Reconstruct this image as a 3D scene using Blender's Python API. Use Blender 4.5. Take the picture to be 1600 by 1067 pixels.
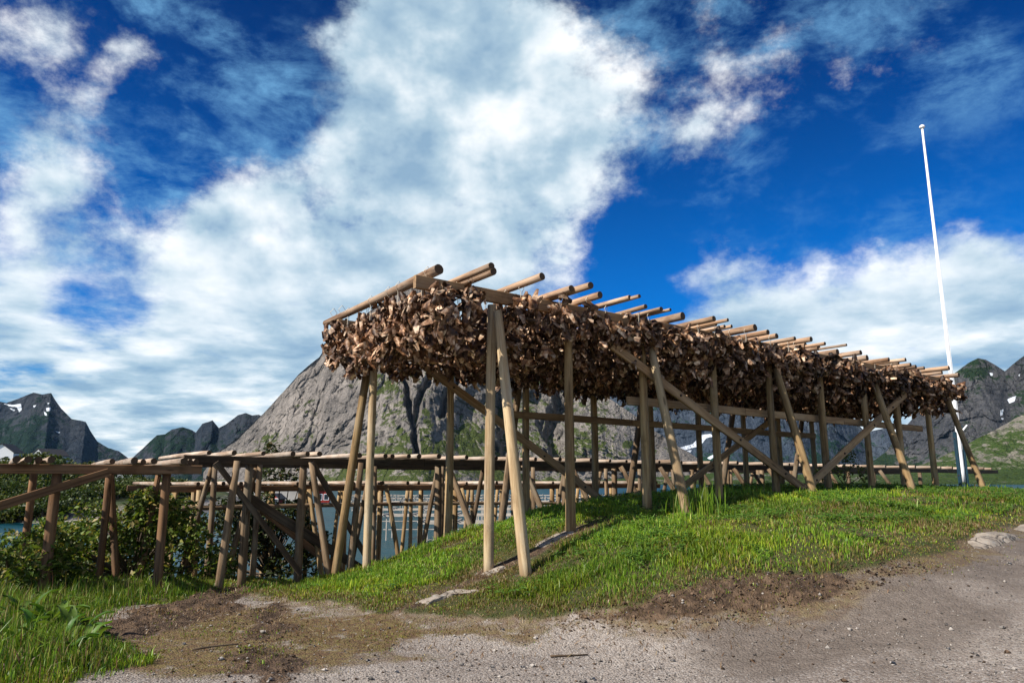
import bpy, math, random
import numpy as np
from mathutils import Vector, Matrix, Quaternion
random.seed(7); RNG = np.random.default_rng(7)
scene = bpy.context.scene
for o in list(bpy.data.objects): bpy.data.objects.remove(o, do_unlink=True)

# ------------------------------------------------------------------ camera
EYE = np.array([0.0, 0.0, 1.6]); FPX = 1120.0; HOR = 750.0; CY = 533.5
PITCH = math.atan((HOR - CY) / FPX); CP, SP = math.cos(PITCH), math.sin(PITCH)
cam = bpy.data.objects.new("camera", bpy.data.cameras.new("camera"))
scene.collection.objects.link(cam); scene.camera = cam
cam.data.sensor_width = 36.0; cam.data.lens = 36.0 * FPX / 1600.0
cam.data.clip_start = 0.1; cam.data.clip_end = 40000
cam.location = EYE; cam.rotation_euler = (math.pi / 2 + PITCH, 0, 0)

# ------------------------------------------------------------------ exposure
scene.view_settings.view_transform = 'Standard'; scene.view_settings.look = 'None'
scene.view_settings.exposure = 0.62; scene.view_settings.gamma = 1.0
scene.view_settings.use_curve_mapping = False

def ray(px, py):
    a = (px - 800) / FPX; b = (CY - py) / FPX
    return np.array([a, CP - b * SP, SP + b * CP])
def atz(px, py, z):
    d = ray(px, py); return EYE + d * ((z - EYE[2]) / d[2])
def atY(px, py, Y):
    d = ray(px, py); return EYE + d * (Y / d[1])

# ------------------------------------------------------------------ sun and sky
SUN_AZ, SUN_EL = math.radians(237.0), math.radians(39.0)
to_sun = Vector((math.sin(SUN_AZ) * math.cos(SUN_EL), math.cos(SUN_AZ) * math.cos(SUN_EL), math.sin(SUN_EL)))
sl = bpy.data.lights.new("sun", 'SUN'); sl.energy = 5.0; sl.angle = math.radians(0.53); sl.color = (1.0, 0.93, 0.83)
so = bpy.data.objects.new("sun", sl); scene.collection.objects.link(so)
so.rotation_euler = to_sun.to_track_quat('Z', 'Y').to_euler(); so.location = (-40, -30, 60)

class NT:
    """small helper for node trees"""
    def __init__(s, tree): s.t = tree; s.n = tree.nodes; s.l = tree.links
    def add(s, typ, **kw):
        nd = s.n.new(typ)
        for k, v in kw.items(): setattr(nd, k, v)
        return nd
    def put(s, sock, v):
        if isinstance(v, bpy.types.NodeSocket): s.l.new(v, sock)
        elif v is not None: sock.default_value = v
    def math(s, op, a, b=None, c=None, clamp=False):
        nd = s.add('ShaderNodeMath', operation=op, use_clamp=clamp)
        for i, v in enumerate((a, b, c)):
            if v is not None: s.put(nd.inputs[i], v)
        return nd.outputs[0]
    def vmath(s, op, a, b=None, out=0):
        nd = s.add('ShaderNodeVectorMath', operation=op)
        s.put(nd.inputs[0], a)
        if b is not None: s.put(nd.inputs[1], b)
        return nd.outputs[out]
    def scale(s, a, k):
        nd = s.add('ShaderNodeVectorMath', operation='SCALE'); s.put(nd.inputs[0], a); s.put(nd.inputs['Scale'], k); return nd.outputs[0]
    def rng(s, v, a, b, c=0.0, d=1.0, smooth=True):
        nd = s.add('ShaderNodeMapRange', interpolation_type='SMOOTHSTEP' if smooth else 'LINEAR')
        s.put(nd.inputs['Value'], v)
        nd.inputs['From Min'].default_value = a; nd.inputs['From Max'].default_value = b
        nd.inputs['To Min'].default_value = c; nd.inputs['To Max'].default_value = d
        return nd.outputs['Result']
    def noise(s, vec, sc, detail=6, rough=0.55, dist=0.0, lac=2.0, out='Fac', dims='3D'):
        nd = s.add('ShaderNodeTexNoise', noise_dimensions=dims); s.put(nd.inputs['Vector'], vec)
        nd.inputs['Scale'].default_value = sc; nd.inputs['Detail'].default_value = detail
        nd.inputs['Roughness'].default_value = rough; nd.inputs['Distortion'].default_value = dist
        nd.inputs['Lacunarity'].default_value = lac
        return nd.outputs[out]
    def voro(s, vec, sc, feat='F1', out='Distance', rnd=1.0):
        nd = s.add('ShaderNodeTexVoronoi', feature=feat); s.put(nd.inputs['Vector'], vec)
        nd.inputs['Scale'].default_value = sc; nd.inputs['Randomness'].default_value = rnd
        return nd.outputs[out]
    def mix(s, f, a, b, blend='MIX'):
        nd = s.add('ShaderNodeMix', data_type='RGBA', blend_type=blend)
        s.put(nd.inputs[0], f)
        for i, v in ((6, a), (7, b)):
            s.put(nd.inputs[i], (*v, 1.0) if isinstance(v, tuple) and len(v) == 3 else v)
        return nd.outputs[2]
    def map(s, vec, scale=(1, 1, 1), loc=(0, 0, 0), rot=(0, 0, 0)):
        nd = s.add('ShaderNodeMapping'); s.put(nd.inputs[0], vec)
        nd.inputs['Scale'].default_value = scale; nd.inputs['Location'].default_value = loc; nd.inputs['Rotation'].default_value = rot
        return nd.outputs[0]
    def ramp(s, f, stops):
        nd = s.add('ShaderNodeValToRGB'); s.put(nd.inputs[0], f)
        el = nd.color_ramp.elements
        while len(el) < len(stops): el.new(0.5)
        for e, (p, c) in zip(el, stops): e.position = p; e.color = (*c, 1.0)
        return nd.outputs[0]
    def sep(s, v):
        nd = s.add('ShaderNodeSeparateXYZ'); s.put(nd.inputs[0], v); return nd.outputs
    def comb(s, x, y, z):
        nd = s.add('ShaderNodeCombineXYZ')
        for i, v in enumerate((x, y, z)): s.put(nd.inputs[i], v)
        return nd.outputs[0]

world = bpy.data.worlds.new("World"); scene.world = world; world.use_nodes = True
def build_sky():
    t = NT(world.node_tree); t.n.clear()
    out = t.add('ShaderNodeOutputWorld'); bg = t.add('ShaderNodeBackground')
    sky = t.add('ShaderNodeTexSky', sky_type='NISHITA'); sky.sun_disc = False
    sky.sun_elevation = SUN_EL; sky.sun_rotation = SUN_AZ; sky.altitude = 0; sky.air_density = 1.0; sky.dust_density = 0.3; sky.ozone_density = 2.5
    d = t.vmath('NORMALIZE', t.add('ShaderNodeTexCoord').outputs['Generated'])
    x, y, z = t.sep(d)
    # clear air: deep polarised blue overhead, lighter towards the horizon
    hs = t.add('ShaderNodeHueSaturation'); hs.inputs['Saturation'].default_value = 1.75; hs.inputs['Value'].default_value = SKY_V; hs.inputs['Hue'].default_value = 0.49
    t.put(hs.inputs['Color'], sky.outputs[0])
    clear = t.mix(1.0, hs.outputs[0], t.mix(t.rng(z, 0.02, 0.22), (0.75, 0.80, 1.15), (0.04, 0.84, 1.42)), 'MULTIPLY')
    deep = t.rng(z, 0.16, 0.62, 1.0, 0.34)
    clear = t.mix(1.0, clear, t.comb(t.math('MULTIPLY', deep, deep), deep, t.math('POWER', deep, 0.75)), 'MULTIPLY')
    # cloud cover by direction (gnomonic plane in front of the north horizon, fixed in the world)
    ys = t.math('MAXIMUM', y, 0.08)
    g = t.comb(t.math('DIVIDE', x, ys), t.math('DIVIDE', z, ys), 0.0)
    warp = t.noise(g, 2.3, 4, 0.6, out='Color')
    gw = t.vmath('ADD', g, t.scale(t.vmath('SUBTRACT', warp, (0.5, 0.5, 0.5)), 0.22))
    cov = None
    for px, py, r, w in CLOUDS:
        dd = ray(px, py); c = (dd[0] / dd[1], dd[2] / dd[1], 0.0)
        c2 = ray(px + r * .7, py); rr = 1.0 / 0.7 * abs(c2[0] / c2[1] - c[0])
        m = t.rng(t.vmath('DISTANCE', gw, c, out=1), rr, 0.0, 0.0, w)
        cov = m if cov is None else t.math('ADD', cov, m)
    cov = t.math('MINIMUM', cov, 0.86)
    cov = t.math('ADD', cov, t.rng(y, 0.12, -0.35, 0.0, 0.5))   # unseen white cloud added to the south for stronger, more neutral fill light
    # cloud texture on a flat layer overhead (foreshortens into streaks near the horizon)
    zz = t.math('ADD', t.math('MAXIMUM', z, 0.0), 0.16)
    pl = t.comb(t.math('DIVIDE', x, zz), t.math('DIVIDE', y, zz), 0.0)
    hi = t.rng(z, 0.10, 0.34)                       # low clouds lie in flat streaks, high ones are billowy
    dv = t.map(d, (1.0, 1.0, 1.35))
    def nz(off, sp, sd, det, ro, di):
        a = t.noise(t.vmath('ADD', pl, (off * 1.0, off * .9, off * .5)), sp, det, ro, di); b_ = t.noise(t.vmath('ADD', dv, (off * .25, off * .2, off * .35)), sd, det, ro, di)
        return t.math('ADD', t.math('MULTIPLY', a, t.math('SUBTRACT', 1.0, hi)), t.math('MULTIPLY', b_, hi))
    n1 = nz(0.0, 1.9, 5.2, 14, 0.63, 0.06)
    n2 = nz(3.1, 6.5, 19.0, 9, 0.66, 0.05)
    dens = t.math('ADD', cov, t.math('ADD', t.math('MULTIPLY', t.math('SUBTRACT', n1, 0.5), 1.35), t.math('MULTIPLY', t.math('SUBTRACT', n2, 0.5), 0.85)))
    alpha = t.rng(dens, 0.24, 0.78)
    alpha = t.math('MULTIPLY', alpha, t.math('POWER', alpha, 0.15))
    thin = None
    for px, py, r, w in THIN:
        dd = ray(px, py); c = (dd[0] / dd[1], dd[2] / dd[1], 0.0); c2 = ray(px + r * .7, py); rr = 1.0 / 0.7 * abs(c2[0] / c2[1] - c[0])
        m = t.rng(t.vmath('DISTANCE', gw, c, out=1), rr, 0.0, 0.0, w); thin = m if thin is None else t.math('ADD', thin, m)
    thin = t.math('MINIMUM', thin, 1.0)
    wn = t.noise(t.map(d, (4.0, 4.0, 8.5), rot=(0, .35, 0)), 1.0, 12, 0.66, 0.5); wn2 = t.noise(t.map(d, (15, 15, 24)), 1.0, 7, 0.65, .2)
    ta = t.math('MULTIPLY', t.rng(t.math('ADD', t.math('ADD', wn, t.math('MULTIPLY', t.math('SUBTRACT', wn2, .5), .55)), t.math('MULTIPLY', thin, .12)), 0.50, 0.90), thin)
    clear = t.mix(t.math('MULTIPLY', ta, 0.9), clear, tuple(v / SKY_S for v in (0.13, 0.32, 0.53)))
    # light and dark of the clouds: thin sunlit edges are white, thick undersides grey blue
    sh = nz(0.15, 1.9, 5.2, 5, 0.52, 0.06); s0 = nz(0.0, 1.9, 5.2, 5, 0.52, 0.06)
    lit = t.math('ADD', t.math('MULTIPLY', t.math('SUBTRACT', s0, sh), 3.0), t.math('SUBTRACT', t.noise(pl, 1.1, 6, 0.55), 0.5))
    lit = t.math('ADD', lit, t.math('MULTIPLY', t.math('SUBTRACT', t.noise(t.map(pl, (1, 1, 1), (7, 2, 0)), 7.0, 8, 0.65), 0.5), 0.35))
    lit = t.math('ADD', lit, t.math('MULTIPLY', t.math('SUBTRACT', n2, 0.5), 0.28))
    lit = t.math('ADD', lit, t.math('MULTIPLY', t.math('SUBTRACT', n1, s0), 1.1))
    lit = t.math('ADD', lit, t.rng(dens, 0.95, 0.45, -0.02, 0.07))
    ccol = t.ramp(t.rng(lit, -0.5, 0.5, smooth=False), [(0.0, (0.20, 0.31, 0.42)), (0.34, (0.32, 0.43, 0.51)), (0.60, (0.49, 0.57, 0.62)), (1.0, (0.76, 0.77, 0.77))])
    col = t.mix(t.math('MULTIPLY', alpha, 0.95), clear, t.scale(ccol, 1.0 / SKY_S))
    t.put(bg.inputs['Color'], col); bg.inputs['Strength'].default_value = SKY_S
    t.l.new(bg.outputs[0], out.inputs[0])
SKY_S = 0.10; SKY_V = 0.60
CLOUDS = [  # where the clouds stand: px, py of the photograph turned into directions, radius, amount
    (720, 60, 330, .85), (760, 260, 330, .75), (560, 330, 300, .7), (900, 130, 210, .4), (960, 270, 150, .3),
    (330, 420, 270, .6), (60, 360, 240, .55), (780, 420, 230, .5), (480, 600, 400, .8), (100, 640, 340, .75), (250, 560, 260, .2), (40, 480, 160, .2), (560, 60, 170, .35),
    (190, 480, 130, -.42), (120, 450, 70, -.2), (250, 505, 60, -.2), (330, 120, 170, -.35), (230, 250, 150, -.2),
    (1350, 560, 350, .8), (1600, 500, 280, .75), (1400, 470, 220, .3), (1080, 530, 220, .4), (1000, 560, 160, .3), (1130, 570, 240, .55), (1250, 480, 180, .25), (1520, 425, 120, .2),
    (1150, 80, 270, .36), (1420, 60, 260, .2), (1100, 225, 110, .36),
    (110, 150, 200, .28), (60, 20, 170, .46), (195, 105, 70, .42), (90, 260, 150, .42), (340, 60, 200, .2), (140, 150, 60, .2),
    (1330, 340, 260, -.35), (1010, 420, 130, -.3)]
THIN = [(120, 140, 330, 1.0), (60, 20, 260, 1.0), (330, 90, 260, .8), (260, 230, 260, .9), (100, 280, 260, .9), (1150, 90, 340, 1.0), (1420, 90, 300, .9), (1080, 240, 220, .9), (1250, 420, 200, .4), (1560, 60, 200, .6), (520, 250, 200, .6), (1450, 420, 260, .8), (180, 470, 160, .6), (850, 120, 260, .6), (1000, 60, 220, .8), (430, 200, 220, .7)]
build_sky()

# ------------------------------------------------------------------ helpers
COL = scene.collection
def link(o): COL.objects.link(o); return o
def tag(o, label=None, cat=None, group=None, kind=None):
    if label: o['label'] = label
    if cat: o['category'] = cat
    if group: o['group'] = group
    if kind: o['kind'] = kind
    return o
def empty(name, loc=(0, 0, 0)):
    o = bpy.data.objects.new(name, None); o.location = [float(v) for v in loc]; o.empty_display_size = 0.2
    return link(o)
def np_mesh(name, V, quads=None, tris=None, mat=None, smooth=False, cols=None, mats=None):
    """mesh from numpy arrays; cols = {attr: (N,4)} on points"""
    me = bpy.data.meshes.new(name)
    V = np.asarray(V, np.float32); nq = 0 if quads is None else len(quads); nt = 0 if tris is None else len(tris)
    me.vertices.add(len(V)); me.vertices.foreach_set('co', V.ravel())
    li = []; tot = []
    if nq: li.append(np.asarray(quads, np.int32).ravel()); tot.append(np.full(nq, 4, np.int32))
    if nt: li.append(np.asarray(tris, np.int32).ravel()); tot.append(np.full(nt, 3, np.int32))
    li = np.concatenate(li); tot = np.concatenate(tot); st = np.concatenate([[0], np.cumsum(tot)[:-1]]).astype(np.int32)
    me.loops.add(len(li)); me.loops.foreach_set('vertex_index', li)
    me.polygons.add(len(tot)); me.polygons.foreach_set('loop_start', st); me.polygons.foreach_set('loop_total', tot)
    if smooth: me.polygons.foreach_set('use_smooth', np.ones(len(tot), bool))
    for ms in (mats or ([mat] if mat else [])): me.materials.append(ms)
    me.update(calc_edges=True); me.validate()
    if cols:
        for k, c in cols.items():
            at = me.color_attributes.new(k, 'FLOAT_COLOR', 'POINT'); at.data.foreach_set('color', np.asarray(c, np.float32).ravel())
    return me
def obj(name, me, parent=None, loc=(0, 0, 0), rot=None):
    o = bpy.data.objects.new(name, me); link(o); o.location = [float(v) for v in loc]
    if rot is not None: o.rotation_mode = 'QUATERNION'; o.rotation_quaternion = rot
    if parent is not None: o.parent = parent
    return o
def py_mesh(name, V, F, mats, smooth=False, fm=None):
    me = bpy.data.meshes.new(name); me.from_pydata([tuple(map(float, v)) for v in V], [], F)
    for m in (mats if isinstance(mats, (list, tuple)) else [mats]): me.materials.append(m)
    if smooth: me.polygons.foreach_set('use_smooth', np.ones(len(F), bool))
    if fm is not None: me.polygons.foreach_set('material_index', np.asarray(fm, np.int32))
    me.update(); return me

# value noise in numpy
def _hash(ix, iy, iz, seed):
    h = (ix.astype(np.int64) * 374761393 + iy.astype(np.int64) * 668265263 + iz.astype(np.int64) * 2147483647 + seed * 974711) & 0xffffffff
    h = ((h ^ (h >> 13)) * 1274126177) & 0xffffffff
    h = ((h ^ (h >> 16)) * 2246822519) & 0xffffffff
    return ((h ^ (h >> 15)) & 0xffffff) / float(0xffffff)
def vnoise(x, y, z=None, seed=0):
    x = np.asarray(x, float); y = np.asarray(y, float); z = np.zeros_like(x) if z is None else np.asarray(z, float)
    ix, iy, iz = np.floor(x), np.floor(y), np.floor(z); fx, fy, fz = x - ix, y - iy, z - iz
    fx, fy, fz = [f * f * f * (f * (f * 6 - 15) + 10) for f in (fx, fy, fz)]
    r = 0
    for dx in (0, 1):
        for dy in (0, 1):
            for dz in (0, 1):
                w = (fx if dx else 1 - fx) * (fy if dy else 1 - fy) * (fz if dz else 1 - fz)
                r = r + w * _hash(ix + dx, iy + dy, iz + dz, seed)
    return r
def fbm(x, y, z=None, octv=5, seed=0, gain=0.5, ridged=False):
    r = 0; a = 1; tot = 0; f = 1.0
    for k in range(octv):
        n = vnoise(np.asarray(x) * f + 13.7 * k, np.asarray(y) * f - 7.1 * k, None if z is None else np.asarray(z) * f + 3.3 * k, seed + k)
        n = 1 - abs(2 * n - 1) if ridged else n
        r = r + a * n; tot += a; a *= gain; f *= 2.03
    return r / tot
def sstep(a, b, x):
    t = np.clip((np.asarray(x, float) - a) / (b - a), 0, 1); return t * t * (3 - 2 * t)

# ------------------------------------------------------------------ materials
def mat_new(name):
    m = bpy.data.materials.new(name); m.use_nodes = True; t = NT(m.node_tree); t.n.clear()
    out = t.add('ShaderNodeOutputMaterial'); b = t.add('ShaderNodeBsdfPrincipled'); t.l.new(b.outputs[0], out.inputs[0])
    b.inputs['Specular IOR Level'].default_value = 0.25; b.inputs['Roughness'].default_value = 0.85
    return m, t, b, out
def bump(t, b, h, strength=0.4, dist=0.02):
    bn = t.add('ShaderNodeBump'); bn.inputs['Strength'].default_value = strength; bn.inputs['Distance'].default_value = dist
    t.put(bn.inputs['Height'], h); t.l.new(bn.outputs[0], b.inputs['Normal'])
def oco(t): return t.add('ShaderNodeTexCoord').outputs['Object']
def wco(t): return t.add('ShaderNodeNewGeometry').outputs['Position']
def orand(t): return t.add('ShaderNodeObjectInfo').outputs['Random']

def wood(name, light, dark, grey, gamt=0.35, var=0.35):
    """weathered timber, grain along the piece's own z axis"""
    m, t, b, _ = mat_new(name); rn = orand(t)
    p = t.vmath('ADD', oco(t), t.comb(t.math('MULTIPLY', rn, 37.0), t.math('MULTIPLY', rn, 91.0), t.math('MULTIPLY', rn, 13.0)))
    g1 = t.noise(t.map(p, (13, 13, 0.8)), 1.0, 9, 0.68, 0.5)
    g2 = t.noise(t.map(p, (42, 42, 0.8)), 1.0, 5, 0.6, 0.4)
    g3 = t.noise(t.map(p, (2.5, 2.5, 1.3)), 1.0, 5, 0.6)
    c = t.mix(t.rng(g1, 0.36, 0.64), light, dark)
    c = t.mix(t.math('MULTIPLY', t.rng(g3, 0.45, 0.7), gamt), c, grey)
    c = t.mix(t.math('MULTIPLY', t.rng(g2, 0.56, 0.66), 0.7), c, tuple(v * .3 for v in dark))
    st_ = t.noise(t.map(p, (3.0, 3.0, 2.2)), 1.0, 7, 0.7)
    c = t.mix(t.math('MULTIPLY', t.rng(st_, 0.54, 0.68), 0.45), c, tuple(v * .55 for v in dark))
    k = t.voro(t.map(p, (5, 5, 1.15)), 1.0, 'F1')
    c = t.mix(t.math('MULTIPLY', t.rng(k, 0.13, 0.05), 0.75), c, tuple(v * .3 for v in dark))
    c = t.mix(1.0, c, t.comb(*[t.math('ADD', t.math('MULTIPLY', rn, var), 1.0 - var * .55)] * 3), 'MULTIPLY')
    t.put(b.inputs['Base Color'], c)
    bump(t, b, t.math('ADD', t.math('MULTIPLY', g2, 0.5), g1), 0.5, 0.012)
    return m
W_PALE = wood('pale timber', (0.48, 0.365, 0.215), (0.27, 0.18, 0.095), (0.45, 0.395, 0.31), 0.45)
W_TAN = wood('tan timber', (0.39, 0.265, 0.125), (0.18, 0.108, 0.048), (0.34, 0.285, 0.20), 0.4)
W_PLANK = wood('sawn plank', (0.42, 0.27, 0.14), (0.24, 0.14, 0.07), (0.34, 0.27, 0.19), 0.3, 0.25)
W_LOG = wood('peeled log', (0.46, 0.31, 0.20), (0.20, 0.11, 0.06), (0.44, 0.37, 0.30), 0.5, 0.55)
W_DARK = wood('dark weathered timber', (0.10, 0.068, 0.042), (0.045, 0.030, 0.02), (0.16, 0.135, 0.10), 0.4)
W_OLD = wood('grey weathered timber', (0.25, 0.175, 0.105), (0.11, 0.068, 0.038), (0.27, 0.235, 0.18), 0.5)
W_BROWN = wood('old brown timber', (0.23, 0.125, 0.062), (0.10, 0.052, 0.026), (0.20, 0.15, 0.105), 0.3)
W_SILVER = wood('silvered log', (0.44, 0.34, 0.26), (0.20, 0.135, 0.09), (0.47, 0.42, 0.36), 0.7, 0.5)
def endgrain():
    m, t, b, _ = mat_new('log end grain'); p = oco(t); x, y, z = t.sep(p)
    r = t.math('SQRT', t.math('ADD', t.math('MULTIPLY', x, x), t.math('MULTIPLY', y, y)))
    n = t.noise(p, 14, 4, 0.6)
    w = t.math('SINE', t.math('MULTIPLY', t.math('ADD', r, t.math('MULTIPLY', n, 0.02)), 520.0))
    c = t.mix(t.rng(w, -1, 1), (0.055, 0.034, 0.021), (0.115, 0.075, 0.046))  # end grain brown, darkened further to carry the shade on the log fronts
    c = t.mix(t.rng(n, 0.55, 0.75), c, (0.05, 0.035, 0.025)); t.put(b.inputs['Base Color'], c); return m
W_END = endgrain()

def fish_mat():
    m, t, b, _ = mat_new('dried fish skin'); rn = orand(t); p = t.vmath('ADD', oco(t), t.comb(t.math('MULTIPLY', rn, 50.0), 0.0, t.math('MULTIPLY', rn, 23.0)))
    at = t.add('ShaderNodeVertexColor', layer_name='Col')
    n = t.noise(p, 11, 6, 0.62, 0.4); n2 = t.noise(p, 45, 4, 0.6)
    outc = t.ramp(n, [(0.34, (0.030, 0.013, 0.006)), (0.48, (0.110, 0.050, 0.023)), (0.58, (0.30, 0.165, 0.088)), (0.69, (0.72, 0.54, 0.38))])
    inc = t.ramp(n, [(0.30, (0.06, 0.026, 0.013)), (0.46, (0.34, 0.19, 0.11)), (0.62, (0.82, 0.66, 0.50))])
    bf = t.add('ShaderNodeNewGeometry').outputs['Backfacing']
    c = t.mix(bf, outc, inc)
    c = t.mix(t.math('MULTIPLY', t.rng(n2, 0.56, 0.74), 0.55), c, (0.06, 0.026, 0.015))
    c = t.mix(1.0, c, at.outputs['Color'], 'MULTIPLY'); vr = t.math('ADD', t.math('MULTIPLY', t.math('POWER', rn, 1.5), 1.0), .42)
    c = t.mix(1.0, c, t.comb(vr, vr, vr), 'MULTIPLY')
    t.put(b.inputs['Base Color'], c); b.inputs['Roughness'].default_value = 0.55; b.inputs['Specular IOR Level'].default_value = 0.35
    bump(t, b, t.math('ADD', n, t.math('MULTIPLY', n2, .5)), 0.6, 0.012); return m
FISH = fish_mat()
def plain(name, col, rough=0.7, nsc=6.0, amt=0.25, metal=0.0, bstr=0.15):
    m, t, b, _ = mat_new(name); n = t.noise(oco(t), nsc, 6, 0.6)
    t.put(b.inputs['Base Color'], t.mix(t.math('MULTIPLY', t.rng(n, 0.35, 0.75), 1.0), col, tuple(v * (1 - amt) for v in col)))
    b.inputs['Roughness'].default_value = rough; b.inputs['Metallic'].default_value = metal; bump(t, b, n, bstr, 0.01); return m
CORD = plain('pale cord', (0.62, 0.55, 0.44)); WHITE = plain('white paint', (0.82, 0.83, 0.84), 0.35, 3, 0.06)
STEEL = plain('dark blue painted steel', (0.018, 0.05, 0.075), 0.4, 9, 0.4); BOLT = plain('rusty bolt iron', (0.05, 0.03, 0.02), 0.6)
ROOF = plain('dark roof', (0.05, 0.05, 0.055), 0.7); RED = plain('red paint', (0.33, 0.03, 0.02), 0.6); GLASSD = plain('dark window glass', (0.03, 0.04, 0.05), 0.1)
CONC = plain('weathered concrete', (0.36, 0.34, 0.32), 0.9, 0.4, 0.3); RUBBER = plain('black rubber', (0.02, 0.02, 0.02), 0.8)
RACKP = plain('sun bleached poles', (0.48, 0.43, 0.37), 0.85, 1.2, 0.4); GREYW = plain('grey cladding', (0.45, 0.48, 0.5), 0.7)

def leafmat(name, trans=0.35, rough=0.5):
    m, t, b, out = mat_new(name); at = t.add('ShaderNodeVertexColor', layer_name='Col').outputs['Color']
    t.put(b.inputs['Base Color'], at); b.inputs['Roughness'].default_value = rough; b.inputs['Specular IOR Level'].default_value = 0.3
    tr = t.add('ShaderNodeBsdfTranslucent'); t.put(tr.inputs[0], t.mix(1.0, at, (1.25, 1.15, 0.55), 'MULTIPLY'))
    mx = t.add('ShaderNodeMixShader'); mx.inputs[0].default_value = trans
    t.l.new(b.outputs[0], mx.inputs[1]); t.l.new(tr.outputs[0], mx.inputs[2]); t.l.new(mx.outputs[0], out.inputs[0]); return m
LEAF = leafmat('leaves'); GRASS = leafmat('grass blades', 0.3, 0.45)
BARK = plain('bark', (0.10, 0.075, 0.055), 0.9, 12, 0.5, 0, 0.5)

def rock_mat(name, c1, c2, scale=6.0, lichen=(0.30, 0.29, 0.26)):
    m, t, b, _ = mat_new(name); p = wco(t)
    n = t.noise(p, scale, 10, 0.65); v = t.voro(t.vmath('ADD', p, t.scale(t.noise(p, scale, 3, out='Color'), 0.3)), scale * .6, 'DISTANCE_TO_EDGE')
    c = t.mix(t.rng(n, 0.35, 0.65), c1, c2); c = t.mix(t.rng(v, 0.05, 0.0), c, tuple(x * .3 for x in c1)); c = t.mix(t.rng(t.noise(p, scale * 3, 4), .58, .7), c, lichen)
    t.put(b.inputs['Base Color'], c); bump(t, b, t.math('ADD', n, t.math('MULTIPLY', t.rng(v, 0, .08), .4)), 0.7, 0.04); return m
ROCK = rock_mat('pale bedrock', (0.20, 0.168, 0.135), (0.335, 0.29, 0.24), 5.0); BOULD = rock_mat('shore rock', (0.10, 0.095, 0.09), (0.24, 0.22, 0.20), 1.5)

# ------------------------------------------------------------------ frame of the racks: u along them, v across (away from the camera)
RAZ = math.radians(54.5)
LU = np.array([math.sin(RAZ), math.cos(RAZ), 0.0]); CV = np.array([-math.cos(RAZ), math.sin(RAZ), 0.0]); RO = np.array([-0.32, 10.37, 0.0])
def R(u, v, z=0.0): return RO + LU * u + CV * v + np.array([0, 0, z])
def toUV(x, y): q0 = np.asarray(x) - RO[0]; q1 = np.asarray(y) - RO[1]; return q0 * LU[0] + q1 * LU[1], q0 * CV[0] + q1 * CV[1]

# ------------------------------------------------------------------ ground near the camera (thin plate spline through measured feet)
CT = []   # (x, y, z)
def cuv(u, v, z): p = R(u, v); CT.append((p[0], p[1], z))
for u, z in ((0, .32), (1.5, .79), (3.15, 1.12), (5, 1.21), (6.7, 1.28), (8.5, 1.32), (10.3, 1.34), (11.7, 1.36), (13.3, 1.33), (16, 1.28), (20, 1.2)): cuv(u, 0, z)
for u, z in ((0, .33), (3.25, .99), (6.7, 1.27), (10.5, 1.35), (14, 1.31)): cuv(u, -.8, z)
for u, z in ((-1.2, -.16), (-.33, .04), (1.27, .48), (3.1, .82), (4.95, 1.0), (6.8, 1.16), (9, 1.2), (12, 1.2), (16, 1.15), (20, 1.0)): cuv(u, 3.3, z)
for u, z in ((-6, -.1), (-5, -.08), (-3.4, -.14), (-2.2, -.2), (-1, -.27), (-.6, -.18)): cuv(u, 4.3, z)
for u, z in ((-5, -.15), (-3.9, -.22), (-2.6, -.35), (-1, -.45)): cuv(u, 7, z)
for u, z in ((-8, -.6), (-5, -.5), (-2, -.66), (0, -1.2)): cuv(u, 9, z)
for u, z in ((.2, -.32), (1, -.12), (2, .0), (3, .15), (4, .28), (7, .45), (10, .55), (14, .5), (18, .4)): cuv(u, 4.8, z)
for u, z in ((2, -1.2), (5, -.8), (9, -.6), (14, -.5), (20, -.5)): cuv(u, 7, z)
for u, z in ((2, -2.2), (6, -1.6), (11, -1.4), (18, -1.4)): cuv(u, 9.5, z)
for u, z in ((-12, -2.2), (-7, -2.2), (-3, -2.6), (0, -3.2), (5, -3.4), (11, -3.2), (20, -3.2)): cuv(u, 13, z)
for x, y, z in ((-.68, 8.05, 0), (-2.5, 8.3, 0), (-4.8, 8.9, -.02), (-3, 6, 0), (0, 6, 0), (0, 3, 0), (-5, 3, 0), (4, 3, .12), (9, 3, .3), (0, 0, 0), (0, -8, 0), (-10, -8, 0), (12, -8, .2), (-8, 6, .05), (-12, 8, .0),
                (0, 7.8, .03), (1.2, 7.5, .09), (1.9, 7.5, .18), (2.58, 7.65, .29), (3.25, 7.65, .42), (5.3, 8.7, .72), (8.0, 11.6, .9), (3.6, 5.4, .2), (7, 7, .6), (14, 10, .85), (12, 14.5, 1.1), (20, 20, 1.1), (30, 20, 1.0), (26, 30, .6), (30, 10, .8),
                (1.4, 8.35, .42), (2.0, 8.1, .52), (2.9, 8.2, .66), (4.6, 9.4, .95), (6.5, 11.5, 1.08), (9, 13.2, 1.14), (-12, 12, -.2), (-18, 8, -.1), (-18, 14, -.9), (34, 40, -3), (-25, 0, 0), (-25, 20, -2.6), (30, -8, .4)): CT.append((x, y, z))
CT = np.array(CT)
def _phi(r2): return np.where(r2 > 1e-9, 0.5 * r2 * np.log(np.maximum(r2, 1e-9)), 0.0)
def _fit():
    n = len(CT); d2 = ((CT[:, None, :2] - CT[None, :, :2]) ** 2).sum(-1)
    A = np.zeros((n + 3, n + 3)); A[:n, :n] = _phi(d2) + 0.25 * np.eye(n); P = np.c_[np.ones(n), CT[:, :2]]
    A[:n, n:] = P; A[n:, :n] = P.T
    return np.linalg.solve(A, np.r_[CT[:, 2], 0, 0, 0])
TW = _fit()
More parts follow.
